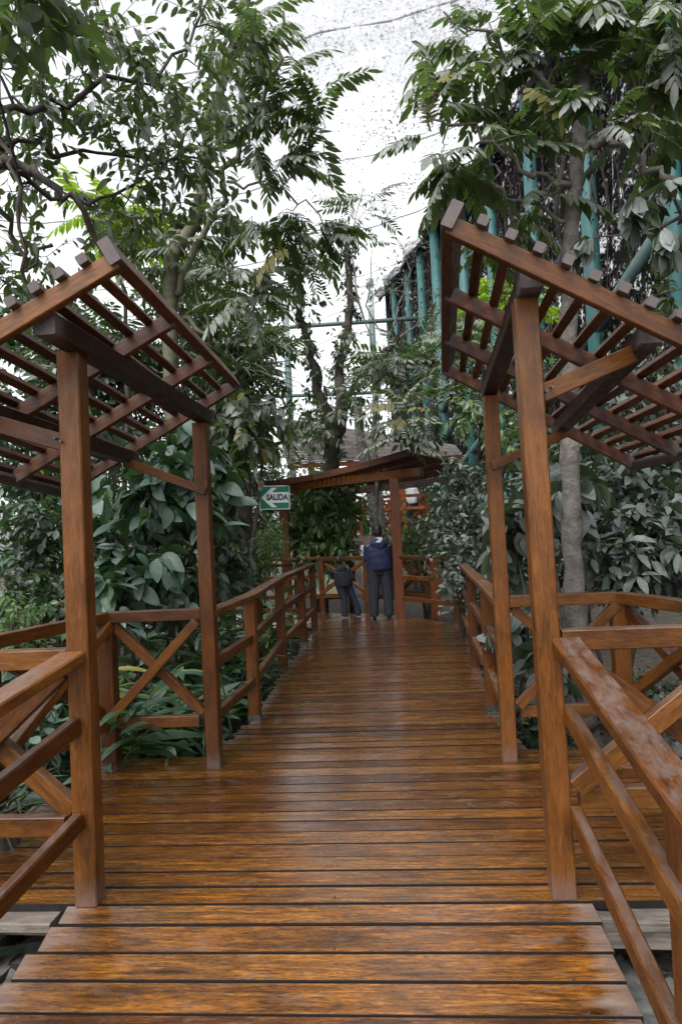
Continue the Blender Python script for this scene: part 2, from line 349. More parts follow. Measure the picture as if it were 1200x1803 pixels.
# ramp boards, far to near
t = 2.885; first = True; ws = [.105, .128, .122, .128, .135]
i = 0
while t > -1.4:
    w = ws[i] if i < len(ws) else random.uniform(.12, .14); i += 1
    a, b = t-w, t
    L = lambda q: -1.215-.225*(2.96-q)+random.uniform(-.012, .012)
    R = lambda q: .965-.10*(2.9-q)+random.uniform(-.012, .012)
    la = L(a) ; ra = R(a)
    plank([(la, yl(a, la)), (ra, yl(a, ra)), (ra, yl(b, ra)), (la, yl(b, la))], 0, .035, M['deck'], rampd, zf=zr)
    t -= w+.010
for sx in (-1.0, -.1, .75):
    member('joist', (sx-.12, -1.4, -SLOPE*4.3-.11), (sx, 2.86, -.10), .07, .12, M['grey_wood'], rampd)
# platform with side bays
XL, XR = -1.97, 2.0
t = 2.90; k = 0
while t < 4.68:
    w = .122; 
    a, b = t, t+w
    x0, x1 = XL+random.uniform(-.02, .02), XR+random.uniform(-.02, .02)
    # bays narrow to the corner posts at the back
    x0 = x0+max(0, (t-3.7))*.30; x1 = x1-max(0, (t-3.7))*.24
    cut = None
    segs = [(x0, x1)] if cut is None or k % 3 else [(x0, cut-.003), (cut+.003, x1)]
    for (p, q) in segs:
        plank([(p, yl(a, p)), (q, yl(a, q)), (q, yl(b, q)), (p, yl(b, p))], 0, .035, M['deck'], deck, zf=lambda p: 0)
    t += w+.012; k += 1
TB = t
# boardwalk beyond the platform
EL = [(4.6, -1.0), (5.7, -.78), (7.6, -.70), (9.3, -.555), (10.6, -.46)]
ER = [(4.5, 1.12), (5.65, 1.20), (7.24, 1.36), (9.4, 1.62), (10.6, 1.70)]
def itp(T, y):
    return float(np.interp(y, [a for a, _ in T], [b for _, b in T]))
while t < 10.55:
    w = random.choice((.095, .112, .12, .128)); a, b = t, t+w
    x0 = itp(EL, t)-.04+random.uniform(-.03, .03); x1 = itp(ER, t)+.04+random.uniform(-.03, .03)
    plank([(x0, yl(a, x0)), (x1, yl(a, x1)), (x1, yl(b, x1)), (x0, yl(b, x0))], 0, .035, M['deck'], deck, zf=lambda p: 0)
    t += w+.014
# fan of boards where the path bends left
n = 16
pl0, pr0 = Vector((-.5, yl(t, -.5))), Vector((1.74, yl(t, 1.74)))
pr = [pr0, Vector((1.45, 11.05)), Vector((1.02, 11.9)), Vector((.45, 12.35)), Vector((-.3, 12.75))]
pl = [pl0, Vector((-.56, 10.85)), Vector((-.62, 10.95)), Vector((-.72, 11.05)), Vector((-.95, 11.12))]
def pth(P, s):
    s *= len(P)-1; i = min(int(s), len(P)-2); return P[i].lerp(P[i+1], s-i)
for i in range(n):
    a, b = (i+.04)/n, (i+.96)/n
    A, B, C, D_ = pth(pl, a), pth(pr, a), pth(pr, b), pth(pl, b)
    plank([A, B, C, D_], 0, .035, M['deck'], deck, zf=lambda p: 0)
d0 = Vector((-.3, 12.75)); d1 = Vector((-.95, 11.12)); stp = Vector((-.92, .17)).normalized()
for i in range(40):
    o = stp*(.135*i); o2 = stp*(.135*i+.123)
    plank([d1+o, d0+o, d0+o2, d1+o2], 0, .035, M['deck'], deck, zf=lambda p: 0)
for sx in (-.6, .3, 1.1):
    member('joist', (sx, 4.7, -.09), (sx+.45, 10.5, -.09), .07, .11, M['grey_wood'], deck)
member('joist', (-1.9, 2.98+.15, -.10), (1.95, 2.83-.15, -.10), .06, .12, M['grey_wood'], deck)
member('joist', (-1.7, 4.55, -.10), (1.75, 4.32, -.10), .06, .12, M['grey_wood'], deck)
# grey bearer boards along the platform's front edge beside the ramp
member('edge_board', (-1.98, 3.0+.04, -.055), (-1.30, 2.99-.02, -.055), .13, .04, M['grey_wood'], deck)
member('edge_board', (1.03, 2.79, -.055), (2.0, 2.71, -.055), .13, .04, M['grey_wood'], deck)

sm = MB()
def screw(x, y, z):
    sm.tube([(x, y, z-.004), (x, y, z+.0015)], .0045, 7)
for i in range(30):
    q = 2.885-.07-i*.142
    for x in (-1.0, -.1, .75): screw(x+random.uniform(-.015, .015), yl(q, x)+random.uniform(-.02, .02), zr(Vector((x, yl(q, x), 0))))
for i in range(56):
    q = 2.96+i*.136
    for x in ((-1.55, -.95, -.1, .75, 1.5) if q < 4.6 else (itp(EL, q)+.15, .35, itp(ER, q)-.12)): screw(x+random.uniform(-.015, .015), yl(q, x)+random.uniform(-.025, .025), 0)
so = sm.build('screws', M['steel'], deck); so['kind'] = 'stuff'

# concrete footings on the ground beside the ramp
def slab(name, label, c, d, rz, mt=M['concrete']):
    mb = MB(); mb.box((0, 0, 0), d, rz); o = mb.build(name, mt, None, mw=Matrix.Translation(c))
    bv = o.modifiers.new('b', 'BEVEL'); bv.width = .012; bv.segments = 2
    return tagit(o, label, 'concrete block')
slab('concrete_footing', 'grey concrete footing on the soil left of the ramp', (-1.78, 3.0, -.42), (.85, .42, .24), .15)
slab('concrete_footing', 'grey concrete slab on the soil right of the ramp', (1.52, 2.80, -.44), (.95, .40, .24), -.08)
slab('concrete_footing', 'pale concrete block beside the far right boardwalk post', (1.95, 11.1, -.35), (.5, .35, .5), .1, M['stone_white'])
slab('kerb_block', 'low pale stone kerb in the bushes behind the right side railing', (3.4, 6.1, -.25), (1.6, .25, .5), .3)

# ------------------------------------------------------------------ railings
PW = .095
def post(parent, x, y, h, z0=0., w=PW, mt=None, foot=True, name='post'):
    o = member(name, (x, y, z0), (x, y, z0+h), w, w, mt or M['post'], parent, bev=.006)
    return o
def xpanel(parent, a, b, ztop, zbot, mt=M['rail'], tall=.075, thick=.055, brace=.062, zoff=(0, 0)):
    a = Vector(a); b = Vector(b); d = (b-a).normalized()*.04
    z0a, z0b = zoff
    member('top_rail', (*a, ztop-tall/2+z0a), (*b, ztop-tall/2+z0b), thick+.02, tall, mt, parent)
    member('bottom_rail', (*(a+d), zbot+z0a), (*(b-d), zbot+z0b), thick, tall, mt, parent)
    n = Vector((-d.y, d.x)).normalized()*.0305
    zt, zb = ztop-tall-.012, zbot+tall/2+.012
    A, B = a+d*1.2, b-d*1.2
    member('cross_brace', (*(A+n), zt+z0a-.02), (*(B+n), zb+z0b+.02), .058, brace, mt, parent, ext=.035)
    # the other diagonal is halved at the crossing and stands a little prouder
    member('cross_brace', (*(A-n), zb+z0a+.02), (*(B-n), zt+z0b-.02), .058, brace, mt, parent, ext=.035)
def rails3(parent, a, b, zs, mt=M['rail'], sec=((.11, .045), (.055, .07), (.055, .07)), z0a=0, z0b=0, ext=0.):
    for z, s, nm in zip(zs, sec, ('top_rail', 'middle_rail', 'bottom_rail')):
        member(nm, (*a, z-s[1]/2+z0a), (*b, z-s[1]/2+z0b), s[0], s[1], mt, parent, ext=ext)

NL, NR, BL, BR = (-1.17, 3.01), (.847, 2.885), (-.935, 4.67), (1.03, 4.53)
# ramp railings
rr = thing('railing', 'nearest railing on the right, three boards running down beside the ramp', 'railing', (.8, 1.6, 0), 'ramp railings')
zz = lambda Y: -SLOPE*(2.9-Y)
def ramp_rail(parent, xa, ya, xb, yb):
    for z, s, nm in zip((1.085, .80, .395), ((.12, .05), (.05, .075), (.05, .075)), ('top_rail', 'middle_rail', 'bottom_rail')):
        member(nm, (xa, ya, z-s[1]/2+zz(ya)), (xb, yb, z-s[1]/2+zz(yb)), s[0], s[1], M['rail'], parent, bev=.007)
ramp_rail(rr, .905, 2.84, .60, -1.3)
post(rr, .885, 1.84, 1.36, -.5); post(rr, .75, -.2, 1.2, -.9)
rl = thing('railing', 'nearest railing on the left, three boards running down beside the ramp', 'railing', (-1.4, 1.6, 0), 'ramp railings')
ramp_rail(rl, -1.185, 2.955, -2.12, -1.3)
post(rl, -1.56, 1.35, 1.30, -.5); post(rl, -1.86, -.1, 1.2, -.9)

CL, CR = (-1.65, 4.72), (1.78, 4.47)      # bay corner posts
SL, SR = (-1.97, 3.75), (2.02, 3.60)
def bay(side):
    s = 'left' if side < 0 else 'right'
    near, corner, mid, back = ((NL, CL, SL, BL) if side < 0 else (NR, CR, SR, BR))
    endx = (-2.05, 3.05) if side < 0 else (2.05, 2.80)
    t1 = thing('railing', 'cross braced railing panel behind the %s side bay, between tall post and corner post' % s, 'railing', (corner[0], corner[1], 0), 'side bay railings')
    post(t1, *corner, 1.0, w=.105)
    dx = side*.05
    xpanel(t1, (back[0]+dx, back[1]), (corner[0], corner[1]), 1.07, .31)
    t2 = thing('railing', 'cross braced railing closing the outer edge of the %s side bay' % s, 'railing', (mid[0], mid[1], 0), 'side bay railings')
    post(t2, *mid, 1.0, w=.1); post(t2, *endx, 1.0, w=.1)
    xpanel(t2, corner, mid, 1.07, .31); xpanel(t2, mid, endx, 1.07, .31)
    t3 = thing('railing', 'cross braced railing at the front of the %s side bay beside the tall near post' % s, 'railing', (near[0], near[1], 0), 'side bay railings')
    xpanel(t3, (near[0]+dx, near[1]), (near[0]+side*.80, near[1]-.075*side*.8), 1.10, .33 if side < 0 else .40, tall=.085, brace=.08)
    post(t3, near[0]+side*.84, near[1]-.075*side*.84, 1.02, w=.1)
bay(-1); bay(1)

# long railings along the boardwalk
LP = [BL, (-.80, 5.75), (-.735, 7.70), (-.59, 9.33), (-.49, 10.56)]
RP = [BR, (1.17, 5.69), (1.345, 7.28), (1.60, 9.46), (1.69, 10.48)]
tl_ = thing('railing', 'long three board railing on the left side of the boardwalk beside the ginger plants', 'railing', (-.8, 6, 0), 'boardwalk railings')
tr_ = thing('railing', 'long three board railing on the right side of the boardwalk leading to the far pergola', 'railing', (1.3, 6, 0), 'boardwalk railings')
for P, T in ((LP, tl_), (RP, tr_)):
    for i in range(1, 5):
        post(T, P[i][0], P[i][1], 1.0)
        z = 0
        if i in (1, 3):
            mb = MB(); mb.box((0, 0, 0), (.104, .104, .10)); mb.build('foot_bracket', M['steel'], T, mw=Matrix.Translation((P[i][0], P[i][1], -.0)))
    for i in range(4):
        rails3(T, P[i], P[i+1], (1.055, .72, .36))
# an outer row of posts steadies the left railing
post(tl_, -.98, 7.62, 1.0); 
# end railings round the bend
te = thing('railing', 'cross braced railing at the far end of the boardwalk in front of the boy', 'railing', (.1, 12.3, 0), 'far railings')
E0, E1, E2 = (-.42, 12.75), (.40, 12.28), (.93, 11.72)
post(te, *E1, 1.02, w=.11); post(te, *E0, 1.02)
xpanel(te, E0, E1, 1.05, .33)
rails3(te, E1, (E2[0]-.02, E2[1]+.06), (1.05, .72, .36))
tq = thing('railing', 'three board railing joining the far pergola post to the right boardwalk railing', 'railing', (1.3, 11, 0), 'far railings')
rails3(tq, (E2[0]+.03, E2[1]-.04), (1.69, 10.48), (1.055, .72, .36), sec=((.09, .045), (.05, .07), (.05, .07)))
tx = thing('railing', 'cross braced railing panel with a wide post behind the far pergola post', 'railing', (1.6, 12.6, 0), 'far railings')
post(tx, 1.60, 12.1, 1.1, -.1, w=.17, mt=M['orange']); xpanel(tx, (.98, 12.35), (1.58, 12.1), 1.0, .30); xpanel(tx, (1.6, 12.15), (1.1, 13.3), 1.0, .30)
tw = thing('railing', 'distant three board railing seen through the leaves on the left', 'railing', (-3, 11, 0), 'far railings')
WP = [(-.49, 10.56), (-1.5, 10.9), (-2.9, 11.15), (-4.3, 11.4), (-5.7, 11.7), (-7.2, 12.0)]
for a, b in zip(WP[:-1], WP[1:]):
    rails3(tw, a, b, (1.055, .72, .36)); post(tw, b[0], b[1], 1.0)
tw2 = thing('railing', 'distant three board railing on the outer side of the path that bends left', 'railing', (-3, 13, 0), 'far railings')
WP = [E0, (-1.9, 13.0), (-3.4, 13.3), (-4.9, 13.6), (-6.4, 13.9)]
for a, b in zip(WP[:-1], WP[1:]):
    rails3(tw2, a, b, (1.055, .72, .36)); post(tw2, b[0], b[1], 1.0)

# ------------------------------------------------------------------ near pergolas
def pergola(side, label):
    near, back = ((NL, BL) if side < 0 else (NR, BR))
    T = thing('pergola', label, 'pergola', (near[0], near[1], 0), 'pergolas over the platform')
    if side < 0:
        b0, b1 = Vector((-1.155, 2.72, 2.45)), Vector((-.905, 4.80, 2.385))
        ni, no, fi, fo = Vector((-.84, 2.68, 2.67)), Vector((-1.97, 2.68, 2.045)), Vector((-.70, 4.80, 2.62)), Vector((-1.93, 4.80, 1.93))
        s0, s1 = Vector((-1.63, 2.76, 2.19)), Vector((-1.42, 4.72, 2.12))
        ht0, ht1 = 2.405, 2.335
    else:
        b0, b1 = Vector((.815, 2.73, 2.55)), Vector((1.045, 4.66, 2.45))
        ni, no, fi, fo = Vector((.475, 2.65, 2.735)), Vector((1.95, 2.65, 1.93)), Vector((.775, 4.72, 2.64)), Vector((2.03, 4.72, 1.925))
        s0, s1 = Vector((1.29, 2.74, 2.30)), Vector((1.50, 4.64, 2.165))
        ht0, ht1 = 2.50, 2.40
    p1 = member('post', (*near, 0), (b0.x+(near[0]-b0.x)*.25, near[1], ht0), .098, .098, M['post'], T, bev=.006)
    p2 = member('post', (*back, 0), (*back, ht1), .095, .095, M['post'], T, bev=.006)
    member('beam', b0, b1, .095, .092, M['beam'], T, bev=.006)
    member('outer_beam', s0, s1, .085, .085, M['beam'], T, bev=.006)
    # brackets from the posts to the outer beam
    zb = ht0-.37
    member('bracket', (near[0]+side*.02, near[1]-.02, zb-.035), (s0.x-side*.02, near[1]-.0, s0.z-.05), .04, .075, M['rail'], T)
    member('bracket', (back[0]-side*.03, back[1]-.07, ht1-.47), (s1.x, back[1]-.07, s1.z-.04), .035, .06, M['rail'], T)
    for bx, by, bz in ((near[0]+side*.03, near[1]-.055, zb-.03), (near[0]+side*.055, near[1]-.055, zb-.015), (back[0]-side*.012, back[1]-.09, ht1-.465), (back[0]+side*.012, back[1]-.09, ht1-.455)):
        mb = MB(); mb.tube([(bx, by-.012, bz), (bx, by+.01, bz)], .006, 8); mb.build('bolt', M['steel'], T)
    up = ((no-ni).cross(fi-ni)).normalized()
    if up.z < 0: up = -up
    rs = []
    for k in range(4):
        f = k/3; a = ni.lerp(fi, f); b = no.lerp(fo, f)
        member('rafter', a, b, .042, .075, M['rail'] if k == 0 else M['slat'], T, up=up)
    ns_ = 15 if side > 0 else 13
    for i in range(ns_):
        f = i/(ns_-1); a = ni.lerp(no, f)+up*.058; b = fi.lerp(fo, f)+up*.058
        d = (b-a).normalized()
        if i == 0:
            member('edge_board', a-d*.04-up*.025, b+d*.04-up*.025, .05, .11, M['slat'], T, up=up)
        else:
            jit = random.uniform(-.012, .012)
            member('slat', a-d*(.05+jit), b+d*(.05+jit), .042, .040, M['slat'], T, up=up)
    mb = MB(); dd = (fo-no).normalized()
    mb.tube([no-up*.02-dd*.1+Vector((side*.03, 0, 0)), fo-up*.02+dd*.05+Vector((side*.03, 0, 0))], .035, 12)
    mb.build('gutter_pipe', M['grey_wood'], T, True)
pergola(-1, 'slatted wooden pergola with tilted roof on the left of the platform')
pergola(1, 'slatted wooden pergola with tilted roof on the right of the platform')

# ------------------------------------------------------------------ far pergola over the bend
def far_pergola():
    T = thing('pergola', 'distant pergola over the bend with a long curved slatted roof', 'pergola', (.93, 11.7, 0))
    PR, PL = Vector((.93, 11.7, 0)), Vector((-1.10, 13.15, 0))
    u = (PL-PR).normalized(); w = Vector((-u.y, u.x, 0)); w = w if w.y > 0 else -w
    ztop = lambda p, y: 0
    z1 = at(697, 842, 11.7).z; z0 = at(497, 868, 13.15).z
    member('post', PR, (PR.x, PR.y, z1), .16, .16, M['orange'], T); member('post', PL, (PL.x, PL.y, z0), .16, .16, M['orange'], T)
    zc = (z1+z0)/2+.06
    member('beam', PR-u*.55+Vector((0, 0, z1+.07)), PL+u*.6+Vector((0, 0, z0+.07)), .12, .14, M['post'], T)
    b2 = w*1.1
    member('beam', PR-u*.75+b2+Vector((0, 0, z1-.03)), PL+u*.6+b2+Vector((0, 0, z0-.05)), .1, .12, M['grey_wood'], T)
    # curved front and back boards with slats between them
    def edge(s, off, dz):
        L = (PL-PR).length
        p = PR+u*(-.55+s*(L+1.35))+w*off
        return Vector((p.x, p.y, z1+.36+dz-.42*s+.20*s*s - .05*sin(pi*s) + (z0-z1)*s*.6))
    for off, dz, nm in ((-.42, 0, 'front_board'), (1.75, -.10, 'back_board')):
        pts = [edge(i/10, off, dz) for i in range(11)]
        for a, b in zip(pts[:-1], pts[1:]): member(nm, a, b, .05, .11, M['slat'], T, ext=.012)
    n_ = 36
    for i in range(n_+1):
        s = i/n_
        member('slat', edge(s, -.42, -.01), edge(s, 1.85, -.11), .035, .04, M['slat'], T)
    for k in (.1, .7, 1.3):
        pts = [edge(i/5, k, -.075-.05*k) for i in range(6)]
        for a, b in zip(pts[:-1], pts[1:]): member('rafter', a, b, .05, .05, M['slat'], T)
far_pergola()

# exit sign on the far pergola's left post
def sign():
    c = at(483.5, 876, 12.55); wd, hg = 53/1200*12.55, 42/1200*12.55
    T = thing('exit_sign', 'green and white SALIDA sign with a left arrow on the distant post', 'sign', c)
    R = Matrix.Translation(c) @ Matrix.Rotation(radians(2), 4, 'Z') @ Matrix.Rotation(radians(1.5), 4, 'Y')
    def flat(pts, y, th, name, mt):
        n = len(pts); v = [(p[0]*wd/2, y, p[1]*hg/2) for p in pts]+[(p[0]*wd/2, y+th, p[1]*hg/2) for p in pts]
        f = [tuple(range(n)), tuple(range(2*n-1, n-1, -1))]+[(i, n+i, n+(i+1) % n, (i+1) % n) for i in range(n)]
        mb = MB(); mb.add(v, f); mb.build(name, mt, T, mw=R)
    flat([(-1, -1), (1, -1), (1, 1), (-1, 1)], 0, .012, 'border', M['sign_white'])
    flat([(-.95, -.93), (.95, -.93), (.95, .93), (-.95, .93)], -.004, .003, 'panel', M['sign_green'])
    flat([(-.9, 0), (-.2, .82), (.16, .82), (-.18, .44), (.9, .44), (.9, -.44), (-.18, -.44), (.16, -.82), (-.2, -.82)], -.008, .003, 'arrow', M['sign_white'])
    cu = bpy.data.curves.new('lettering', 'FONT'); cu.body = 'SALIDA'; cu.align_x = 'CENTER'; cu.align_y = 'CENTER'
    cu.size = .15; cu.offset = .0065; cu.extrude = .001; cu.materials.append(M['sign_green'])
    ob_ = bpy.data.objects.new('tmp', cu); COL.objects.link(ob_); dg = bpy.context.evaluated_depsgraph_get(); mt_ = bpy.data.meshes.new_from_object(ob_.evaluated_get(dg)); bpy.data.objects.remove(ob_)
    mt_.materials.clear(); mt_.materials.append(M['sign_text'])
    o = link('lettering', mt_, T, R @ Matrix.Translation((.04*wd*2, -.0105, 0)) @ Matrix.Rotation(pi/2, 4, 'X') @ Matrix.Scale(.80, 4, (1, 0, 0)))
sign()
# map board behind the end railing
def mapboard():
    c = at(583, 1031, 13.3); T = thing('information_board', 'cream map board behind the far railing beside the boy', 'board', c)
    R = Matrix.Translation(c) @ Matrix.Rotation(radians(-35), 4, 'X')
    mb = MB(); mb.box((0, 0, 0), (.66, .02, .5)); mb.build('panel', M['cream'], T, mw=R)
    for (x, z, r, mt) in ((-.25, .08, .12, 'map_teal'), (.1, -.12, .08, 'map_yellow'), (.22, .1, .06, 'map_teal')):
        mb = MB(); mb.tube([(x, -.0145, z), (x, -.0115, z)], r, 20); mb.build('printed_patch', M[mt], T, mw=R)
    mb = MB(); mb.box((0, .0, -.27), (.72, .04, .04)); mb.build('frame', M['shoe'], T, mw=R)
    for sx in (-.25, .25):
        mb = MB(); mb.tube([(c.x+sx, c.y+.05, -.5), (c.x+sx, c.y+.05, c.z-.1)], .02, 8); mb.build('leg', M['steel'], T)
mapboard()

# ------------------------------------------------------------------ raised pavilion in the distance
def pavilion():
    T = thing('pavilion', 'raised wooden pavilion with grey slatted roof beyond the far pergola', 'pavilion', (1.5, 20, 0))
    zd = 1.36; Yf = 19.0
    for i in range(20):
        y = Yf+i*.2; member('plank', (-.9, y+.1, zd-.02), (2.45, y+.1, zd-.02), .185, .04, M['deck'], T)
    member('fascia', (-.9, Yf-.03, zd-.16), (2.5, Yf-.03, zd-.16), .05, .24, M['grey_wood'], T)
    member('fascia', (2.5, Yf, zd-.16), (2.5, Yf+4, zd-.16), .05, .24, M['grey_wood'], T)
    for x in (-.7, .4, 1.6, 2.35):
        for y in (Yf+.2, Yf+3.6): member('stilt', (x, y, -.6), (x, y, zd-.05), .16, .16, M['grey_wood'], T)
    def run(a, b, n, nodes):
        a = Vector(a); b = Vector(b)
        for i in range(n+1):
            p = a.lerp(b, i/n); member('post', (p.x, p.y, zd), (p.x, p.y, zd+1.05), .11, .11, M['orange'], T)
        for z in (1.03, .68, .34): member('rail', (a.x, a.y, zd+z), (b.x, b.y, zd+z), .08, .08, M['orange'], T)
        for i in nodes:
            p = a.lerp(b, i/n); q = a.lerp(b, (i+1)/n)
            member('cross_brace', (p.x, p.y+.06, zd+.1), (q.x, q.y+.06, zd+.95), .05, .07, M['orange'], T)
            member('cross_brace', (p.x, p.y+.12, zd+.95), (q.x, q.y+.12, zd+.1), .05, .07, M['orange'], T)
    run((-.8, Yf+.1), (.55, Yf+.1), 2, []); run((1.15, Yf+.1), (2.4, Yf+.1), 2, [0, 1]); run((2.4, Yf+.1), (2.4, Yf+3.6), 3, [0, 1, 2])
    run((-.8, Yf+3.6), (2.4, Yf+3.6), 4, [0, 1, 2, 3])
    member('pillar', (1.85, Yf+.9, zd), (1.85, Yf+.9, 3.55), .42, .12, M['orange'], T); member('pillar', (.35, Yf+1.6, zd), (.35, Yf+1.6, 3.6), .2, .2, M['orange'], T)
    member('pillar', (-.9, Yf+3.2, zd), (-.9, Yf+3.2, 4.0), .2, .2, M['orange'], T); member('pillar', (2.2, Yf+3.2, zd), (2.2, Yf+3.2, 3.7), .2, .2, M['orange'], T)
    # roof: long slats over rafters, pitched down towards the viewer
    A, B = at(505, 815, 18.2), at(812, 800, 18.6)
    C, D_ = at(800, 785, 23.0), at(480, 735, 23.0)
    n = 22
    for i in range(n):
        f = i/(n-1); a = A.lerp(D_, f); b = B.lerp(C, f)
        member('roof_slat', a, b, .10, .05, M['roof_wood'], T)
    for f in (.02, .25, .5, .75, .98):
        member('rafter', A.lerp(B, f)-Vector((0, 0, .08)), D_.lerp(C, f)-Vector((0, 0, .08)), .08, .1, M['post'], T)
    member('fascia', A-Vector((0, 0, .1)), B-Vector((0, 0, .1)), .05, .12, M['post'], T)
pavilion()
def bucket():
    c = Vector((.62, 18.93, 1.36)); c = at(644, 934, 19.35); c.z = 1.36
    T = thing('bucket', 'small green bucket on the raised pavilion floor', 'bucket', c)
    mb = MB(); mb.tube([c+Vector((0, 0, z)) for z in (0, .01, .30, .32)], [.09, .10, .125, .13], 16); mb.build('tub', M['bucket'], T, True)
    mb = MB(); mb.tube([c+Vector((.13*cos(a), 0, .3+.12*sin(a))) for a in np.linspace(0, pi, 9)], .006, 5); mb.build('handle', M['steel'], T)
bucket()

# ------------------------------------------------------------------ aviary columns, braces and nets
def wallx(Y): return 7.0-(Y-13.5)*.19
def column(r, rad, ptop, kind='teal', label=None, dx=0.):
    Y = (9.565)/(r+.19); x = wallx(Y)+dx
    ztop = ptop
    T = thing('steel_column', label, 'column', (x, Y, -.6), 'aviary columns')
    mb = MB(); mb.tube([(x, Y, -.6), (x, Y, ztop)], rad, 20); mb.build('shaft', M[kind], T, True)
    mb = MB(); mb.tube([(x, Y, -.6), (x, Y, -.45)], rad*1.9, 20); mb.build('base_plate', M['concrete'], T)
    mb = MB(); mb.tube([(x, Y, ztop-.25), (x, Y, ztop-.1)], rad*1.25, 20); mb.build('collar', M[kind], T, True)
    return Vector((x, Y, 0))
CP = []
wallH = 14.0
names = ['at the right edge of the photo, nearest and thickest', 'rising above the right pergola roof', 'behind the pale tree trunk on the right', 'just right of the right pergola corner', 'directly behind the right pergola corner', 'left of the right pergola corner, in full view', 'second to the left of the right pergola', 'third to the left of the right pergola', 'most distant one of the right wall']
for (r, rad), nm in zip(((.514, .17), (.388, .20), (.304, .19), (.242, .19), (.198, .18), (.158, .21), (.135, .18), (.115, .16), (.094, .15)), names):
    CP.append(column(r, rad, wallH+.1, 'teal', 'teal painted steel column, '+nm))
for i, (px, Y, pt, lab) in enumerate(((682, 38, 486, 'slim teal column on the far side, beside the bright net gap'), (650, 42, 492, 'grey column near the photo centre against white net'), (498, 40, 540, 'thin distant teal column behind the left leaves'))):
    b = at(px+22, 930, Y); t = at(px, pt, Y)
    T = thing('steel_column', lab, 'column', (b.x, Y, -.6), 'distant columns')
    mb = MB(); mb.tube([(b.x, Y, -.6), (b.x, Y, t.z)], .2, 14); mb.build('shaft', M['teal_grey'], T, True)
    mb = MB(); mb.tube([(b.x, Y, t.z-.5), (b.x, Y, t.z)], .26, 14); mb.build('collar', M['teal_grey'], T, True)
def brace(i, zi, j, zj, lab, rad=.11, kind='teal_grey'):
    a = CP[i].copy(); b = CP[j].copy(); a.z = zi; b.z = zj
    T = MB(); T.tube([a-Vector((.05, 0, 0)), b-Vector((.05, 0, 0))], rad, 14); o = T.build('brace_pipe', M[kind], None, True)
    tagit(o, lab, 'pipe', 'diagonal braces of the aviary')
brace(0, 7.6, 2, 4.6, 'diagonal grey green brace pipe rising right behind the right pergola roof', .15)
brace(2, 8.9, 4, 5.2, 'teal brace pipe crossing behind the pale tree trunk high on the right', .13, 'teal')
brace(3, 9.0, 5, 6.0, 'diagonal pipe between columns right of the sky gap', .12)
brace(4, 6.2, 7, 3.2, 'lower diagonal pipe meeting the columns beside the sky gap', .13)
brace(3, 5.0, 6, 2.4, 'low sloping pipe behind the bushes right of the pavilion', .12)
brace(4, 1.9, 5, 1.75, 'pale horizontal pipe just right of the pavilion railing', .16)
def sheet(name, rows, mt, label, kind=None, cat=None):
    v = [tuple(p) for r in rows for p in r]; n = len(rows[0]); f = []
    for j in range(len(rows)-1):
        for i in range(n-1): a = j*n+i; f.append((a, a+1, a+n+1, a+n))
    me = bpy.data.meshes.new(name); me.from_pydata(v, [], f); me.materials.append(mt)
    me.polygons.foreach_set('use_smooth', [True]*len(f))
    return tagit(link(name, me), label, cat, None, kind)
# dark side net behind the columns, slack and uneven
rows = []
for j in range(26):
    z = -.7+j/25*(wallH+.7); row = []
    for i in range(110):
        Y = -4+i*.37; x = wallx(Y)+.45+.12*sin(Y*2.1+z*.3)+.1*sin(Y*5+z*.8)
        zz_ = z if j < 25 else z-.5*abs(sin((Y-13.6)*pi/2.8))**.5+.25
        row.append((x, Y, zz_))
    rows.append(row)
last = rows[-1]
rows.append([(p[0]-.4, p[1], p[2]+.2) for p in last]); rows.append([(p[0]-.72, p[1], p[2]-.05) for p in last]); rows.append([(p[0]-.8-.06*sin(p[1]*3), p[1], p[2]-.4-.25*sin(p[1]*5.3)*sin(p[1]*1.9)) for p in last])
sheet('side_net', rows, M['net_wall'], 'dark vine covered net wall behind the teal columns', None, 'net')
# roof net, sagging between cables
rows = []
def roofz(x, y):
    q = min(1, max(0, (wallx(max(y, -2))+.45-x)/30))
    return 14.0 - 3.0*sin(pi*q) - .55*abs(sin((y-8.4)*pi/5.6))**.6*min(1, q*6) - .2*abs(sin(x*pi/5))
rows = []
for j in range(96):
    y = -9+j*.6; rows.append([(x, y, roofz(x, y)) for x in np.linspace(-26, wallx(max(y, -2))+.45, 60)])
sheet('roof_net', rows, M['net_roof'], 'pale netting of the aviary roof high overhead', None, 'net')
rows = []
for j in range(70):
    y = 4+j*.25; rows.append([(wallx(y)+.45-u*10, y, roofz(wallx(y)+.45-u*10, y)+.03) for u in np.linspace(0, 1, 24)])
nc = sheet('net_creeper', rows, M['net_litter'], 'dry creeper and leaf debris matted on the roof net at upper right', 'stuff', 'creeper')
fa = nc.data.attributes.new('fade', 'FLOAT', 'POINT')
fa.data.foreach_set('value', [min(1.3, u+max(0, (j-40)/30)*.8) for j in range(70) for u in np.linspace(0, 1, 24)])
rows = []
for j in range(14):
    z = -.6+j/13*15.5; rows.append([(x, 48+.4*sin(x*1.3+z*.2), z) for x in np.linspace(-30, 6, 40)])
rows_ = rows
sheet('end_net', rows, M['net_roof'], 'pale net closing the far end of the aviary', None, 'net')
for k, y in enumerate((8.4, 14.0, 19.6, 25.2, 30.8, 36.4, 42)):
    mb = MB(); mb.tube([(x, y, roofz(x, y)+.02+.03*sin(x*3.1)) for x in np.linspace(-23, wallx(y), 40)], .022, 5)
    tagit(mb.build('roof_cable', M['steel'], None, True), ('nearest', 'second nearest', 'third nearest', 'middle', 'third farthest', 'second farthest', 'farthest')[k]+' of the steel cables carrying the roof net', 'cable', 'roof net cables')
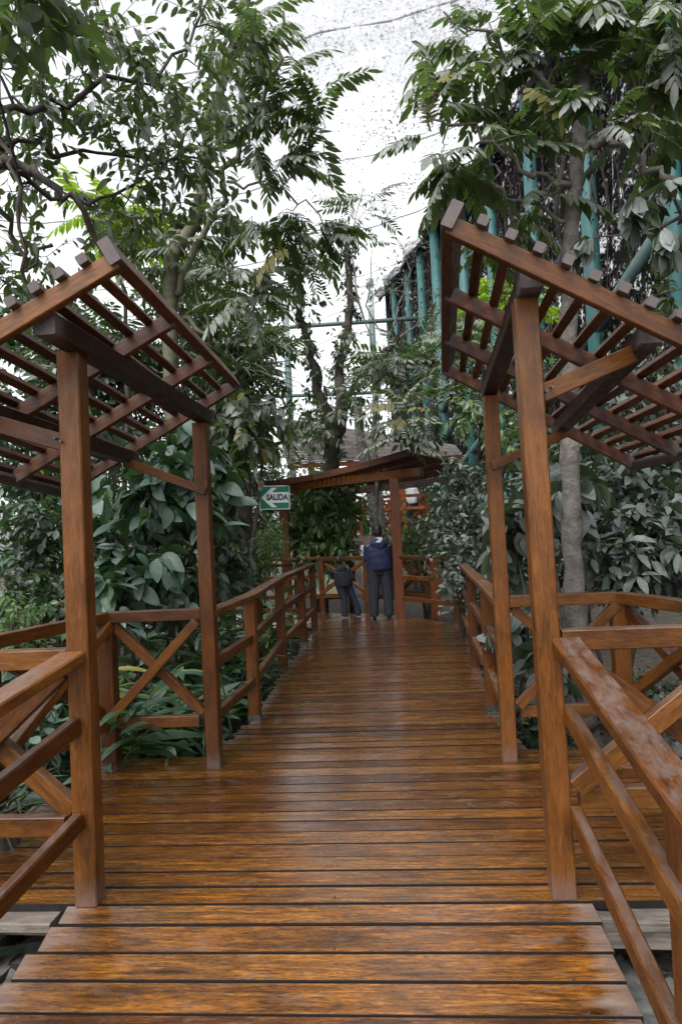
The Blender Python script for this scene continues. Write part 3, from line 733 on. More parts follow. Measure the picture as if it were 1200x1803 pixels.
for k, (pa, pb, r) in enumerate((((380, 585, 36), (740, 560, 30), .10), ((440, 700, 40), (690, 690, 38), .10))):
    a, b = at(*pa), at(*pb); mb = MB(); mb.tube([a, b], r, 10)
    tagit(mb.build('cross_pipe', M['teal_grey'], None, True), ('upper' if k == 0 else 'lower')+' thin horizontal pipe crossing the bright gap between trees', 'pipe')

# ------------------------------------------------------------------ foliage engine
def tmpl(V, F, UV): return (np.array(V, float), np.array(F, int), np.array(UV, float))
def leaf_t(w=.4, st=(0, .22, .5, .78, 1), prof=None, fold=.16, droop=.18, twist=0.):
    V = [(0, 0, 0)]; UV = [(0, .5)]; F = []
    def pw(u): return w/2*((sin(pi*u**.85))**.8 if prof is None else prof(u))
    last = (0,)
    for u in st[1:-1]:
        h = pw(u); z = -droop*u*u; i = len(V); e = fold*h*2
        V += [(u, h, z+e), (u, 0, z), (u, -h, z+e)]; UV += [(u, 1), (u, .5), (u, 0)]
        if len(last) == 1: F += [(0, i+1, i), (0, i+2, i+1)]
        else:
            a, b, c = last; F += [(a, b, i+1), (a, i+1, i), (b, c, i+2), (b, i+2, i+1)]
        last = (i, i+1, i+2)
    V.append((1, 0, -droop)); UV.append((1, .5)); t = len(V)-1; a, b, c = last
    F += [(a, b, t), (b, c, t)]
    V = np.array(V, float)
    return tmpl(V, F, UV)
def frond_t(pairs=9, ll=.27, lw=.36, droop=.25, start=.18, hang=1.):
    V = []; F = []; UV = []
    lt = leaf_t(lw, (0, .28, .68, 1), lambda u: .85 if u < .5 else 1., .12, .15)
    def add(base, ang, s, dz):
        nonlocal V, F, UV
        v = lt[0]*s; c, s_ = cos(ang), sin(ang)
        x = v[:, 0]*c-v[:, 1]*s_; y = v[:, 0]*s_+v[:, 1]*c; z = v[:, 2]-np.abs(v[:, 0])*dz*hang
        k = len(V); V += [(base[0]+a, base[1]+b, base[2]+c_) for a, b, c_ in zip(x, y, z)]
        F += [tuple(int(i)+k for i in f) for f in lt[1]]; UV += [tuple(q) for q in lt[2]]
    rach = lambda u: (u, 0, -droop*u*u)
    for i in range(pairs):
        u = start+(1-start)*(i/(pairs-.3)); s = ll*(1-.25*abs(u-.5)*2)*(1+.08*sin(i*2.3))
        for sg in (-1, 1): add(rach(u), sg*(1.22-.35*u+.07*sin(i*3.1+sg)), s, .30+.1*sin(i*1.7+sg))
    add(rach(1), 0, ll, .4)
    for i in range(3):
        a, b = rach(i/3), rach((i+1)/3); k = len(V)
        for p in (a, b): V += [(p[0], .006, p[2]), (p[0], -.006, p[2]), (p[0], 0, p[2]-.01)]; UV += [(0, .5)]*3
        for q in range(3): r = (q+1) % 3; F += [(k+q, k+r, k+3+r), (k+q, k+3+r, k+3+q)]
    return tmpl(V, F, UV)
TP = {
 'ellip': leaf_t(.40), 'ellip_lo': leaf_t(.44, (0, .45, 1), lambda u: 1., .15, .15),
 'obov': leaf_t(.50, (0, .25, .5, .75, 1), lambda u: (sin(pi*u**1.35))**.8, .12, .25),
 'big': leaf_t(.56, (0, .12, .3, .5, .7, .88, 1), lambda u: (sin(pi*u**.8))**.75, .12, .30),
 'ging': leaf_t(.21, (0, .12, .3, .5, .68, .85, 1), lambda u: (sin(pi*u**.85))**.7, .25, .38),
 'strap': leaf_t(.055, (0, .2, .4, .6, .8, 1), lambda u: (1-u)**.4, .3, .45),
 'frond': frond_t(9, .27, .40, .38, .15, 3.), 'frond_b': frond_t(9, .24, .52, .35, .15, 3.), 'frond_lo': frond_t(7, .30, .34, .3, .18, 1.5),
}
def build_mesh(name, V, F, UV, mt, tint=None):
    me = bpy.data.meshes.new(name); nf = len(F)
    me.vertices.add(len(V)); me.vertices.foreach_set('co', np.ascontiguousarray(V, np.float32).ravel())
    me.loops.add(nf*3); me.loops.foreach_set('vertex_index', np.ascontiguousarray(F, np.int32).ravel())
    me.polygons.add(nf); me.polygons.foreach_set('loop_start', np.arange(0, nf*3, 3, dtype=np.int32))
    uvl = me.uv_layers.new(name='UVMap'); uvl.data.foreach_set('uv', np.ascontiguousarray(UV[np.asarray(F).ravel()], np.float32).ravel())
    if tint is not None:
        a = me.attributes.new('tint', 'FLOAT', 'POINT'); a.data.foreach_set('value', np.ascontiguousarray(tint, np.float32))
    me.materials.append(mt); me.update(calc_edges=True)
    me.polygons.foreach_set('use_smooth', np.ones(nf, bool)); return me
def frames(d, up=None, roll=.5):
    """rotation matrices with x along d and z as near up as possible"""
    n = len(d); d = d/np.linalg.norm(d, axis=1, keepdims=True)
    u = np.tile([0, 0, 1.], (n, 1)) if up is None else up
    u = u+rng.normal(0, roll, (n, 3))
    y = np.cross(u, d); y /= np.linalg.norm(y, axis=1, keepdims=True)+1e-9
    z = np.cross(d, y); return np.stack([d, y, z], axis=2)
EYEV = np.array([0, 0, EYE])
def clothe(parent, tp, mt, P, D, Sz, name='leaf', single=120, roll=.5, minpx=9, up=None, near_first=True):
    """leaves as parts where they show large; the rest joined into one crown"""
    V, F, UV = TP[tp]; P = np.asarray(P); R = frames(np.asarray(D), up, roll); Sz = np.asarray(Sz)
    px = Sz*681/1.2/1.765*1.0*1.0/np.maximum(.5, np.linalg.norm(P-EYEV, axis=1))*1.2*1.765
    px = Sz*FOC/np.maximum(.5, np.linalg.norm(P-EYEV, axis=1))
    order = np.argsort(-px); one = [i for i in order[:single] if px[i] > minpx]; rest = np.array([i for i in order if i not in set(one)], int)
    if one:
        key = (tp, mt); 
        if key not in MESHC: MESHC[key] = build_mesh(name, V, F, UV, M[mt])
        me = MESHC[key]
        off = np.array(parent.location)
        for i in one:
            m = np.eye(4); m[:3, :3] = R[i]*Sz[i]; m[:3, 3] = P[i]-off
            o = bpy.data.objects.new(name, me); COL.objects.link(o); o.parent = parent; o.matrix_basis = Matrix(m.tolist())
    if len(rest):
        Rr = R[rest]*Sz[rest][:, None, None]
        VV = np.einsum('nij,vj->nvi', Rr, V)+P[rest][:, None, :]-np.array(parent.location)
        n = len(rest); nv = len(V)
        FF = (F[None]+(np.arange(n)*nv)[:, None, None]).reshape(-1, 3)
        tint = np.repeat(rng.random(n), nv)
        me = build_mesh('foliage', VV.reshape(-1, 3), FF, np.tile(UV, (n, 1)), M[mt], tint)
        o = bpy.data.objects.new('foliage' if one else 'foliage', me); COL.objects.link(o); o.parent = parent; o['kind'] = 'stuff'
MESHC = {}
def unit(v): v = np.asarray(v, float); return v/(np.linalg.norm(v)+1e-9)
class Tree:
    def __init__(s, name, label, cat, base, bark='bark_dark', group=None):
        s.T = thing(name, label, cat, base, group); s.bark = bark; s.nodes = []; s.mb = MB(); s.tr = MB(); s.leaves = {}
    def limb(s, pts, r0, r1, trunk=False, wob=.03, sub=4):
        P = [Vector(p) for p in pts]; Q = []
        for i in range(len(P)-1):
            a = P[max(i-1, 0)]; b = P[i]; c = P[i+1]; d = P[min(i+2, len(P)-1)]
            for k in range(sub):
                t = k/sub; q = .5*((2*b)+(c-a)*t+(2*a-5*b+4*c-d)*t*t+(3*b-a-3*c+d)*t**3)
                Q.append(q+Vector(rng.normal(0, wob, 3))*(1 if (i or k) else 0))
        Q.append(P[-1]); n = len(Q)
        R = [r0+(r1-r0)*i/(n-1)*(1) for i in range(n)]
        R = [r*(1+.10*sin(i*1.9)) for i, r in enumerate(R)]
        (s.tr if trunk else s.mb).tube(Q, R, 12 if r0 > .03 else 6)
        for q, r in zip(Q, R): s.nodes.append((q, r))
        return Q
    def blob(s, c, rad, n, twigs=4, tl=.5, per=7, tp='ellip', mt='leaf_tree', size=(.08, .13), droop=.4, r0=.014, out=.6, roll=.5, spread=.9, name='leaf', connect=True):
        c = np.array(c); rad = np.array(rad)
        X = rng.normal(0, 1, (n, 3)); X /= np.linalg.norm(X, axis=1, keepdims=True); X *= rng.random((n, 1))**.45
        C = c+X*rad
        nodes = np.array([q for q, _ in s.nodes]) if s.nodes else np.array([c-[0, 0, rad[2]]])
        L = s.leaves.setdefault((tp, mt, name, roll), [[], [], []])
        for q in C:
            if connect:
                dd = np.linalg.norm(nodes-q, axis=1)+np.maximum(0, nodes[:, 2]-q[2])*.6
                k = int(np.argmin(dd)); p = nodes[k]; r_ = min(r0*1.3, s.nodes[k][1]*.7) if s.nodes else r0
                m = (p+q)/2+rng.normal(0, .10, 3)*np.linalg.norm(q-p)+np.array([0, 0, .10*np.linalg.norm(q-p)])
                m1 = p*.7+m*.35-p*.05+rng.normal(0, .02, 3)
                path = [p, (p+m)/2+rng.normal(0, .03, 3), m, (m+q)/2+rng.normal(0, .03, 3), q]
                s.mb.tube(path, [r_, r_*.85, r_*.7, r_*.5, r_*.35], 5, False)
                if np.linalg.norm(q-p) < 2.5: nodes = np.vstack([nodes, m, q]); s.nodes += [(Vector(m), r_*.7), (Vector(q), r_*.5)]
                base_d = unit(q-p)
            else: base_d = unit(X[0])
            for t in range(twigs):
                d = unit(base_d*out+rng.normal(0, 1, 3)*spread+np.array([0, 0, -.1*droop])); l = tl*rng.uniform(.6, 1.2)
                e = q+d*l+np.array([0, 0, -droop*l*.3])
                mid = (q+e)/2+np.array([0, 0, .06*l])
                if l > .12: s.mb.tube([q, mid, e], [r0*.35, r0*.25, r0*.12], 3, False)
                f = (np.arange(per)+rng.random(per)*.5)/per*.85+.15
                side = rng.normal(0, 1, (per, 3)); side -= np.outer(side @ d, d); side /= np.linalg.norm(side, axis=1, keepdims=True)+1e-9
                bez = ((1-f)**2)[:, None]*q+(2*f*(1-f))[:, None]*mid+(f**2)[:, None]*e
                ld = d*.55+side*.9+np.array([0, 0, -droop])
                if 'frond' in tp: ld = (d*.7+side*.7)*[1, 1, .35]+np.array([0, 0, .25-droop*.5])
                L[0].append(bez); L[1].append(ld); L[2].append(rng.uniform(size[0], size[1], per))
    def done(s, single=110, minpx=10):
        off = s.T.location
        def b(mb, nm):
            if not mb.v: return
            mb.v = [tuple(Vector(v)-off) for v in mb.v]; me = bpy.data.meshes.new(nm); me.from_pydata(mb.v, [], mb.f); me.materials.append(M[s.bark])
            me.polygons.foreach_set('use_smooth', [True]*len(mb.f)); o = bpy.data.objects.new(nm, me); COL.objects.link(o); o.parent = s.T
            if nm == 'branch': o['kind'] = 'stuff'
        b(s.tr, 'trunk'); b(s.mb, 'branch')
        for (tp, mt, nm, roll), (P, D, Z) in s.leaves.items():
            clothe(s.T, tp, mt, np.vstack(P), np.vstack(D), np.concatenate(Z), nm, single, roll, minpx)
def R3(rx, ry, Y, dy): return (rx*Y/FOC, dy, ry*Y/FOC)

# ------------------------------------------------------------------ people
def loft(bm, rings, k=20, cap=True):
    """rings: (centre, rx, ry, yaw[, tilt axis]) stacked along their own direction"""
    n = len(rings); V = []
    C = [Vector(r[0]) for r in rings]
    for i, r in enumerate(rings):
        t = (C[min(i+1, n-1)]-C[max(i-1, 0)]).normalized(); ang = r[3] if len(r) > 3 else 0
        side = Vector((cos(ang), sin(ang), 0)); side = (side-t*side.dot(t)).normalized(); fw = t.cross(side)
        V.append([bm.verts.new(C[i]+side*cos(2*pi*j/k)*r[1]+fw*sin(2*pi*j/k)*r[2]) for j in range(k)])
    for i in range(n-1):
        for j in range(k): bm.faces.new((V[i][j], V[i][(j+1) % k], V[i+1][(j+1) % k], V[i+1][j]))
    if cap:
        for L, rv in ((V[0], True), (V[-1], False)):
            bm.faces.new(list(reversed(L)) if rv else L)
def solid(name, lofts, mt, parent, vox=.012, smooth=4, folds=0., seed=0):
    bm = bmesh.new()
    for r in lofts: loft(bm, r)
    bmesh.ops.recalc_face_normals(bm, faces=bm.faces)
    me = bpy.data.meshes.new(name); bm.to_mesh(me); bm.free(); o = bpy.data.objects.new(name, me); COL.objects.link(o)
    a = o.modifiers.new('r', 'REMESH'); a.mode = 'VOXEL'; a.voxel_size = vox
    b = o.modifiers.new('s', 'SMOOTH'); b.iterations = smooth; b.factor = .5
    dg = bpy.context.evaluated_depsgraph_get(); me2 = bpy.data.meshes.new_from_object(o.evaluated_get(dg)); bpy.data.objects.remove(o)
    if folds:
        from mathutils import noise
        nn = [v.normal.copy() for v in me2.vertices]
        for v, nrm in zip(me2.vertices, nn):
            p = v.co; f = noise.noise(Vector((p.x*9+seed, p.y*9, p.z*4)))+.5*noise.noise(Vector((p.x*18, p.y*18+seed, p.z*16)))
            v.co = p+nrm*folds*f
    me2.materials.clear(); me2.materials.append(M[mt]); me2.polygons.foreach_set('use_smooth', [True]*len(me2.polygons))
    return link(name, me2, parent)
def hand(base, d, up, s=1.):
    """palm and five curled fingers as lofts; d points from wrist to fingertips"""
    d = Vector(d).normalized(); up = Vector(up); sd = d.cross(up).normalized(); up = sd.cross(d)
    b = Vector(base); out = [[(b, .022*s, .016*s), (b+d*.03*s, .034*s, .015*s), (b+d*.075*s, .038*s, .014*s), (b+d*.088*s, .034*s, .011*s)]]
    for i, L in enumerate((.068, .078, .072, .056)):
        o = b+d*.078*s+sd*(.027-.018*i)*s; r = .0085*s
        out.append([(o, r, r), (o+d*L*.45*s-up*.006*s, r, r), (o+d*L*.75*s-up*.022*s, r*.9, r*.9), (o+d*L*.85*s-up*.042*s, r*.7, r*.7)])
    o = b+d*.022*s+sd*.028*s
    out.append([(o, .011*s, .011*s), (o+d*.02*s+sd*.022*s-up*.006*s, .010*s, .010*s), (o+d*.045*s+sd*.030*s-up*.018*s, .0085*s, .0085*s), (o+d*.058*s+sd*.028*s-up*.026*s, .006*s, .006*s)])
    return out
def person(label, x, y, H, yaw, top_mt, leg_mt, shoe_mt, arms, lean=(0, 0), bulk=1., stance=.10, hood=False, stripes=False, headturn=0., z0=0., hair_only=False, legshift=(0, 0), child=False):
    T = thing('person', label, 'person', (x, y, z0))
    s = H/1.7; R = Matrix.Translation((x, y, z0)) @ Matrix.Rotation(yaw, 4, 'Z')
    lx, ly = lean
    def W_(p, f=None):   # f: share of the lean applied
        zz_ = p[2]; f = max(0, (zz_-.5)/1.2) if f is None else f
        return R @ Vector((p[0]*s+lx*f*s, p[1]*s+ly*f*s, p[2]*s))
    hs_ = 1.12 if child else 1.
    def rg(p, a, b, f=None, w=None): return (W_(p, f), a*s, b*s, yaw)
    fwd = 1  # local +Y is where the person faces
    hz = 1.575 if not child else 1.54
    head = [rg((0, .0, 1.36), .055, .055), rg((0, .005, 1.42), .055, .057), rg((0, .012, 1.47), .058*hs_, .068*hs_), rg((0, .012, 1.52), .070*hs_, .088*hs_), rg((0, .010, hz), .076*hs_, .096*hs_), rg((0, .005, 1.64), .072*hs_, .092*hs_), rg((0, 0, 1.685), .05*hs_, .066*hs_), rg((0, 0, 1.70), .02, .03)]
    nose = [rg((0, .085, 1.575), .008, .008), rg((0, .105, 1.55), .012, .010), rg((0, .112, 1.535), .015, .010)]
    ears = [[rg((sg*.074*hs_, .0, 1.53), .010, .018), rg((sg*.086*hs_, -.004, 1.56), .010, .022), rg((sg*.080*hs_, -.002, 1.59), .008, .012)] for sg in (-1, 1)]
    legs = []; feet = []
    for sg in (-1, 1):
        hx = sg*.09*bulk; fx = sg*stance+(legshift[0] if sg > 0 else 0); fy = legshift[1] if sg > 0 else 0
        legs.append([rg((hx*.9, 0, .93), .10*bulk, .12*bulk), rg((hx, .01, .80), .098*bulk, .105*bulk), rg((hx*.6+fx*.4, .015+fy*.3, .50), .080*bulk, .085*bulk), rg((fx, fy*.8, .25), .072*bulk, .078*bulk), rg((fx, fy-.005, .07), .068*bulk, .075*bulk), rg((fx, fy, .045), .070*bulk, .078*bulk)])
        feet.append([rg((fx, fy-.07, .045), .030, .035), rg((fx, fy-.02, .045), .040, .045), rg((fx, fy+.06, .035), .045, .033), rg((fx, fy+.13, .028), .042, .026), rg((fx, fy+.165, .024), .022, .016)])
    torso_skin = [rg((0, 0, .95), .13, .09), rg((0, 0, 1.15), .125, .09), rg((0, 0, 1.32), .15, .09), rg((0, 0, 1.38), .07, .06)]
    body_arms = []; sleeves = []; hands = []
    for sg, (el, wr, hd) in zip((-1, 1), arms):
        sh = (sg*.145*bulk, 0, 1.31)
        A, E_, Wp = W_(sh), W_(el), W_(wr)
        sleeves.append([(A+Vector((0, 0, 0)), .085*s*bulk, .085*s, yaw), (A.lerp(E_, .35), .070*s*bulk, .072*s, yaw), (E_, .056*s*bulk, .060*s, yaw), (E_.lerp(Wp, .5), .056*s, .056*s, yaw), (Wp, .046*s, .046*s, yaw)])
        body_arms.append([(A, .045*s, .045*s, yaw), (E_, .038*s, .038*s, yaw), (Wp, .026*s, .022*s, yaw), (Wp.lerp(E_, -.06), .026*s, .020*s, yaw)])
        d = (R.to_3x3() @ Vector(hd)); hands += hand(Wp, d, (0, 0, 1) if abs(hd[2]) < .8 else (0, 1, 0), s*1.05)
    bl = [[(c, a*.8, b*.8, yw) for c, a, b, yw in L] for L in legs]
    solid('body', [torso_skin, head, nose]+ears+body_arms+hands+bl, 'skin', T, .007 if not child else .0055, 2)
    for sg in (-1, 1):
        mb = MB(); c = W_((sg*.031, .096, 1.575)); mb.tube([c-Vector((0, 0, .008*s)), c, c+Vector((0, 0, .008*s))], [.003*s, .012*s, .003*s], 8); mb.build('eye', M['white'], T, True)
    mb = MB(); c0, c1 = W_((-.022, .094, 1.495)), W_((.022, .094, 1.495)); mb.tube([c0, (c0+c1)/2, c1], [.003, .006, .003], 6); mb.build('mouth', M['skin'], T, True)
    jac = [rg((0, 0, .86), .175*bulk, .125*bulk), rg((0, -.005, .90), .195*bulk, .145*bulk), rg((0, -.01, 1.0), .195*bulk, .145*bulk), rg((0, -.005, 1.15), .190*bulk, .135*bulk), rg((0, 0, 1.26), .190*bulk, .125*bulk), rg((0, 0, 1.35), .125*bulk, .095*bulk), rg((0, .0, 1.405), .075, .075)]
    solid('jacket' if hood else 'shirt', [jac]+sleeves, top_mt, T, .011, 4, .012*s, 3)
    hips = [rg((0, 0, .78), .12*bulk, .10*bulk), rg((0, 0, .92), .16*bulk, .12*bulk), rg((0, 0, .96), .15*bulk, .11*bulk)]
    solid('trousers', legs+[hips], leg_mt, T, .010, 4, .010*s, 9)
    for i, ft in enumerate(feet):
        solid('shoe', [ft], shoe_mt, T, .008, 2)
        if child:
            p = ft[2][0]; mb = MB(); c = ft[1][0].lerp(ft[3][0], .4); mb.box((c.x, c.y, z0+.012), (.075*s, .23*s, .018), yaw); mb.build('sole', M['white'], T)
    hr = [rg((0, -.012, 1.505), .066*hs_, .070*hs_), rg((0, -.020, 1.54), .080*hs_, .088*hs_), rg((0, -.012, 1.60), .086*hs_, .098*hs_), rg((0, -.004, 1.66), .080*hs_, .096*hs_), rg((0, 0, 1.70), .058*hs_, .072*hs_), rg((0, 0, 1.72), .02, .03)]
    # hair leaves the face free
    hr = [((c-(R.to_3x3() @ Vector((0, .022*s, 0)))) if i < 3 else c, a, b, q) for i, (c, a, b, q) in enumerate(hr)]
    solid('hair', [hr], 'hair', T, .008, 2, .006, 4)
    if hood:
        hm = 'hood' if not child else top_mt
        outer = [rg((0, -.075, 1.24), .06, .03), rg((0, -.11, 1.28), .12, .055), rg((0, -.10, 1.34), .155, .075), rg((0, -.075, 1.39), .15, .075), rg((0, -.045, 1.43), .10, .06)]
        solid('hood', [outer], top_mt, T, .010, 3, .008, 2)
        V_ = [rg((0, -.158, 1.36), .02, .015), rg((0, -.148, 1.38), .055, .02), rg((0, -.115, 1.41), .085, .028), rg((0, -.07, 1.45), .088, .032)]
        solid('hood_lining', [V_], hm, T, .008, 3, .004, 5)
    if stripes:
        for dx in (.0, .022):
            pts = []
            for (z, xx, yy) in ((.90, .165, -.03), (.80, .185, -.03), (.62, .17, -.035), (.45, .155+stance*.1, -.02), (.25, stance+.07, -.0), (.10, stance+.066, 0)):
                f = max(0, (z-.5)/1.2); sh = legshift[0]*(1-(z/.9)) if z < .9 else 0
                pts.append(W_((xx*bulk+sh-.004, yy+dx*1.6+legshift[1]*(1-z/.9)*.8, z)))
            mb = MB(); mb.tube(pts, [(.016*s*1.3, .016*s*1.3)]*6, 8); mb.build('side_stripe', M['stripe'], T, True)
    return T
def gp(px, py, z=0):
    u = at(px, py, 3)-Vector((0, 0, EYE)); k = (EYE-z)/-u.z; return (u.x*k, u.y*k)
mx_, my_ = gp(674, 1087)
person('man seen from behind in navy hooded jacket and dark trousers at the far post', mx_-.02, my_-.05, 1.60, .03, 'navy', 'charcoal', 'shoe',
       [((-.225, .03, 1.08), (-.15, .24, 1.02), (.3, 1, 0)), ((.225, .03, 1.08), (.14, .24, 1.02), (-.3, 1, 0))], lean=(-.01, .06), bulk=1.20, stance=.135, hood=True)
kx, ky = gp(614, 1087)
person('small boy in dark hooded jacket and grey trousers with blue stripes leaning at the railing', kx, ky, 1.08, .35, 'black_cloth', 'charcoal', 'white',
       [((-.24, .10, 1.12), (-.18, .30, 1.10), (.1, 1, 0)), ((.26, -.06, 1.10), (.20, .12, .98), (-.3, 1, -.1))], lean=(-.25, .05), bulk=1.32, stance=.12, hood=True, stripes=True, legshift=(.14, -.02), child=True)
person('person in white shirt and navy trousers on the raised pavilion behind the post', 2.06, 19.75, 1.62, -.8, 'white', 'navy', 'shoe',
       [((-.24, .04, 1.08), (-.2, .22, 1.0), (0, 1, 0)), ((.24, .04, 1.08), (.2, .22, 1.0), (0, 1, 0))], bulk=1., stance=.1, z0=1.36)

# ------------------------------------------------------------------ trees
# big tree on the left whose limbs reach in from outside the picture
t = Tree('broadleaf_tree', 'large dark limbed broadleaf tree spreading over the left pergola', 'tree', (-3.4, 4.6, -.5))
t.limb([(-3.4, 4.6, -.6), (-3.5, 4.5, 1.2), (-3.3, 4.4, 2.8), at(-120, 330, 4.4)], .16, .10, True)
t.limb([at(-120, 330, 4.4), at(0, 285, 4.35), at(60, 300, 4.4), at(130, 350, 4.5), at(175, 430, 4.7), at(200, 470, 4.8)], .038, .014)
t.limb([at(-120, 330, 4.4), at(-20, 210, 4.3), at(80, 190, 4.5), at(190, 150, 4.8), at(310, 110, 5.2), at(370, -10, 5.6)], .030, .009)
t.limb([at(0, 285, 4.35), at(90, 345, 4.7), at(180, 355, 5.0), at(280, 290, 5.3), at(400, 250, 5.8)], .02, .007)
t.limb([at(0, 215, 4.3), at(40, 320, 4.3), at(50, 480, 4.4), at(80, 600, 4.6)], .017, .009)
t.limb([at(-60, 250, 4.3), at(10, 380, 4.5), at(50, 470, 4.6), at(90, 430, 4.7)], .022, .010)
t.limb([at(-20, 250, 4.3), at(100, 265, 4.8), at(230, 275, 5.2), at(350, 285, 5.6)], .02, .007)
for (px, py, Y, rx, ry, n) in ((90, 60, 4.4, 150, 90, 26), (260, 90, 4.8, 130, 90, 24), (380, 60, 5.6, 70, 90, 10), (110, 200, 4.7, 150, 80, 24), (280, 220, 5.2, 120, 80, 22), (60, 350, 5.0, 110, 90, 16), (200, 360, 5.3, 130, 70, 20), (360, 190, 5.8, 70, 90, 12), (330, 330, 5.8, 70, 60, 9), (40, 490, 5.4, 90, 60, 14)):
    t.blob(at(px, py, Y), R3(rx, ry, Y, .6), int(n*.62), 4, .32, 6, 'ellip', 'leaf_tree', (.07, .125), .5, .009)
t.blob(at(60, 30, 3.0), R3(130, 50, 3.0, .3), 7, 4, .25, 6, 'obov', 'leaf_tree', (.10, .15), .5, .008)
t.done(290)
# slender pinnate tree left of the centre
t = Tree('pinnate_tree', 'slender grey trunked tree with long feather leaves left of the sky gap', 'tree', (-1.95, 8.3, -.5), 'bark_green')
t.limb([(-1.95, 8.3, -.6), at(322, 900, 8.2), at(302, 700, 8.1), at(300, 530, 8), at(306, 450, 8), at(345, 385, 8), at(356, 300, 8), at(372, 200, 8), at(420, 60, 8), at(440, -60, 8)], .11, .05, True, .015)
t.limb([at(310, 520, 8), at(345, 430, 7.8), at(385, 350, 7.6), at(430, 250, 7.4), at(480, 140, 7.2), at(498, 20, 7.1)], .045, .018)
t.limb([at(322, 560, 8), at(370, 590, 7.9), at(350, 520, 7.9), at(335, 480, 7.9)], .03, .012)
t.limb([at(400, 320, 7.6), at(460, 330, 7.3), at(520, 350, 7.1), at(600, 400, 7.0)], .018, .006)
for (px, py, Y, rx, ry, n) in ((470, 90, 7, 60, 80, 8), (520, 160, 6.8, 40, 50, 5), (575, 200, 6.8, 25, 25, 1), (430, 220, 7.2, 60, 70, 6), (495, 290, 7.0, 40, 50, 5), (460, 390, 7.2, 60, 60, 7), (530, 400, 7.4, 30, 40, 2), (300, 420, 8, 70, 60, 8), (410, 490, 7.8, 70, 50, 6)):
    t.blob(at(px, py, Y), R3(rx, ry, Y, .4), max(2, int(n*.5)), 2, .25, 3, 'frond', 'leaf_pinn', (.34, .52), .35, .010, name='frond', roll=.25)
for (px, py, Y, rx, ry, n) in ((400, 150, 7.5, 60, 90, 8), (370, 400, 7.9, 60, 60, 7)):
    t.blob(at(px, py, Y), R3(rx, ry, Y, .5), n, 4, .35, 6, 'obov', 'leaf_tree', (.12, .18), .7, .010)
t.done(200)
t = Tree('lime_shrub_tree', 'small young tree with bright lime feather leaves above the left pergola', 'tree', at(215, 700, 8.5)); t.T.location.z = -.5
t.limb([at(215, 960, 8.5), at(225, 700, 8.5), at(215, 470, 8.5), at(220, 410, 8.5)], .04, .012, True)
t.blob(at(190, 400, 8.5), R3(65, 16, 8.5, .5), 9, 3, .2, 3, 'frond', 'leaf_lime', (.35, .5), .15, .008, name='frond', roll=.3)
t.done(60)
# right pinnate tree with the pale trunk
t = Tree('pinnate_tree', 'pale trunked tree with dusty feather leaves rising behind the right pergola', 'tree', (1.98, 5.35, -.5), 'bark_pale')
t.limb([(2.0, 5.3, -.6), at(1032, 1290, 5.3), at(1018, 1150, 5.3), at(1008, 1000, 5.3), at(1003, 850, 5.3), at(1003, 700, 5.3), at(1000, 560, 5.3), at(1004, 430, 5.3), at(1012, 320, 5.3), at(1022, 200, 5.3), at(1032, 60, 5.3), at(1042, -90, 5.3)], .088, .045, True, .006)
t.limb([at(985, 520, 5.5), at(980, 330, 5.4), at(968, 200, 5.3), at(960, 90, 5.3), at(952, -30, 5.3)], .02, .014)
t.limb([at(1004, 330, 5.3), at(950, 310, 5.2), at(890, 270, 5.1), at(840, 230, 5.0), at(760, 210, 4.9)], .025, .008)
t.limb([at(1016, 270, 5.3), at(1050, 250, 5.2), at(1110, 262, 5.1), at(1150, 295, 5.0), at(1230, 340, 4.9)], .036, .024)
t.limb([at(1010, 390, 5.3), at(940, 360, 5.3), at(880, 340, 5.2), at(860, 290, 5.2)], .018, .008)
t.limb([at(1020, 210, 5.3), at(930, 130, 5.2), at(850, 60, 5.1), at(780, 20, 5.0)], .022, .008)
t.limb([at(1030, 100, 5.3), at(1100, 60, 5.2), at(1170, 40, 5.1)], .02, .008)
for (px, py, Y, rx, ry, n) in ((800, 60, 5, 50, 50, 5), (880, 110, 5, 70, 70, 9), (740, 200, 5, 40, 40, 5), (780, 270, 5.1, 40, 40, 5), (880, 250, 5.1, 70, 50, 7), (960, 130, 5.2, 80, 90, 9), (950, 340, 5.4, 60, 40, 4), (1090, 100, 5.2, 90, 90, 13), (1150, 200, 5.1, 70, 70, 10), (1060, 230, 5.0, 60, 60, 7), (1160, 30, 5.0, 70, 50, 8), (1000, 30, 5.1, 90, 50, 8), (880, 10, 5.0, 60, 40, 5), (880, 400, 5.8, 50, 30, 4)):
    t.blob(at(px, py, Y), R3(rx, ry, Y, .4), max(2, int(n*.5)), 2, .16, 2, 'frond_b', 'leaf_pinn', (.32, .48), .3, .008, name='frond', roll=.25)
t.done(290)
t = Tree('mango_like_tree', 'branch tips with large drooping dusty leaves at the right edge above the pergola', 'tree', (3.6, 4.6, -.5))
t.limb([(3.6, 4.6, -.6), (3.5, 4.5, 1.5), at(1330, 560, 4.6), at(1260, 440, 4.6), at(1200, 380, 4.5)], .07, .025, True)
for (px, py, Y, rx, ry, n) in ((1085, 385, 4.3, 45, 12, 3), (1170, 410, 4.2, 25, 35, 3), (1195, 330, 4.4, 30, 40, 3)):
    t.blob(at(px, py, Y), R3(rx, ry, Y, .3), n, 2, .10, 7, 'obov', 'leaf_dusty', (.13, .19), 1.1, .010, spread=.6)
t.blob(at(1185, 500, 5.2), R3(40, 40, 5.2, .4), 3, 4, .2, 7, 'ellip', 'leaf_tree', (.07, .11), .4, .006)
t.done(150)
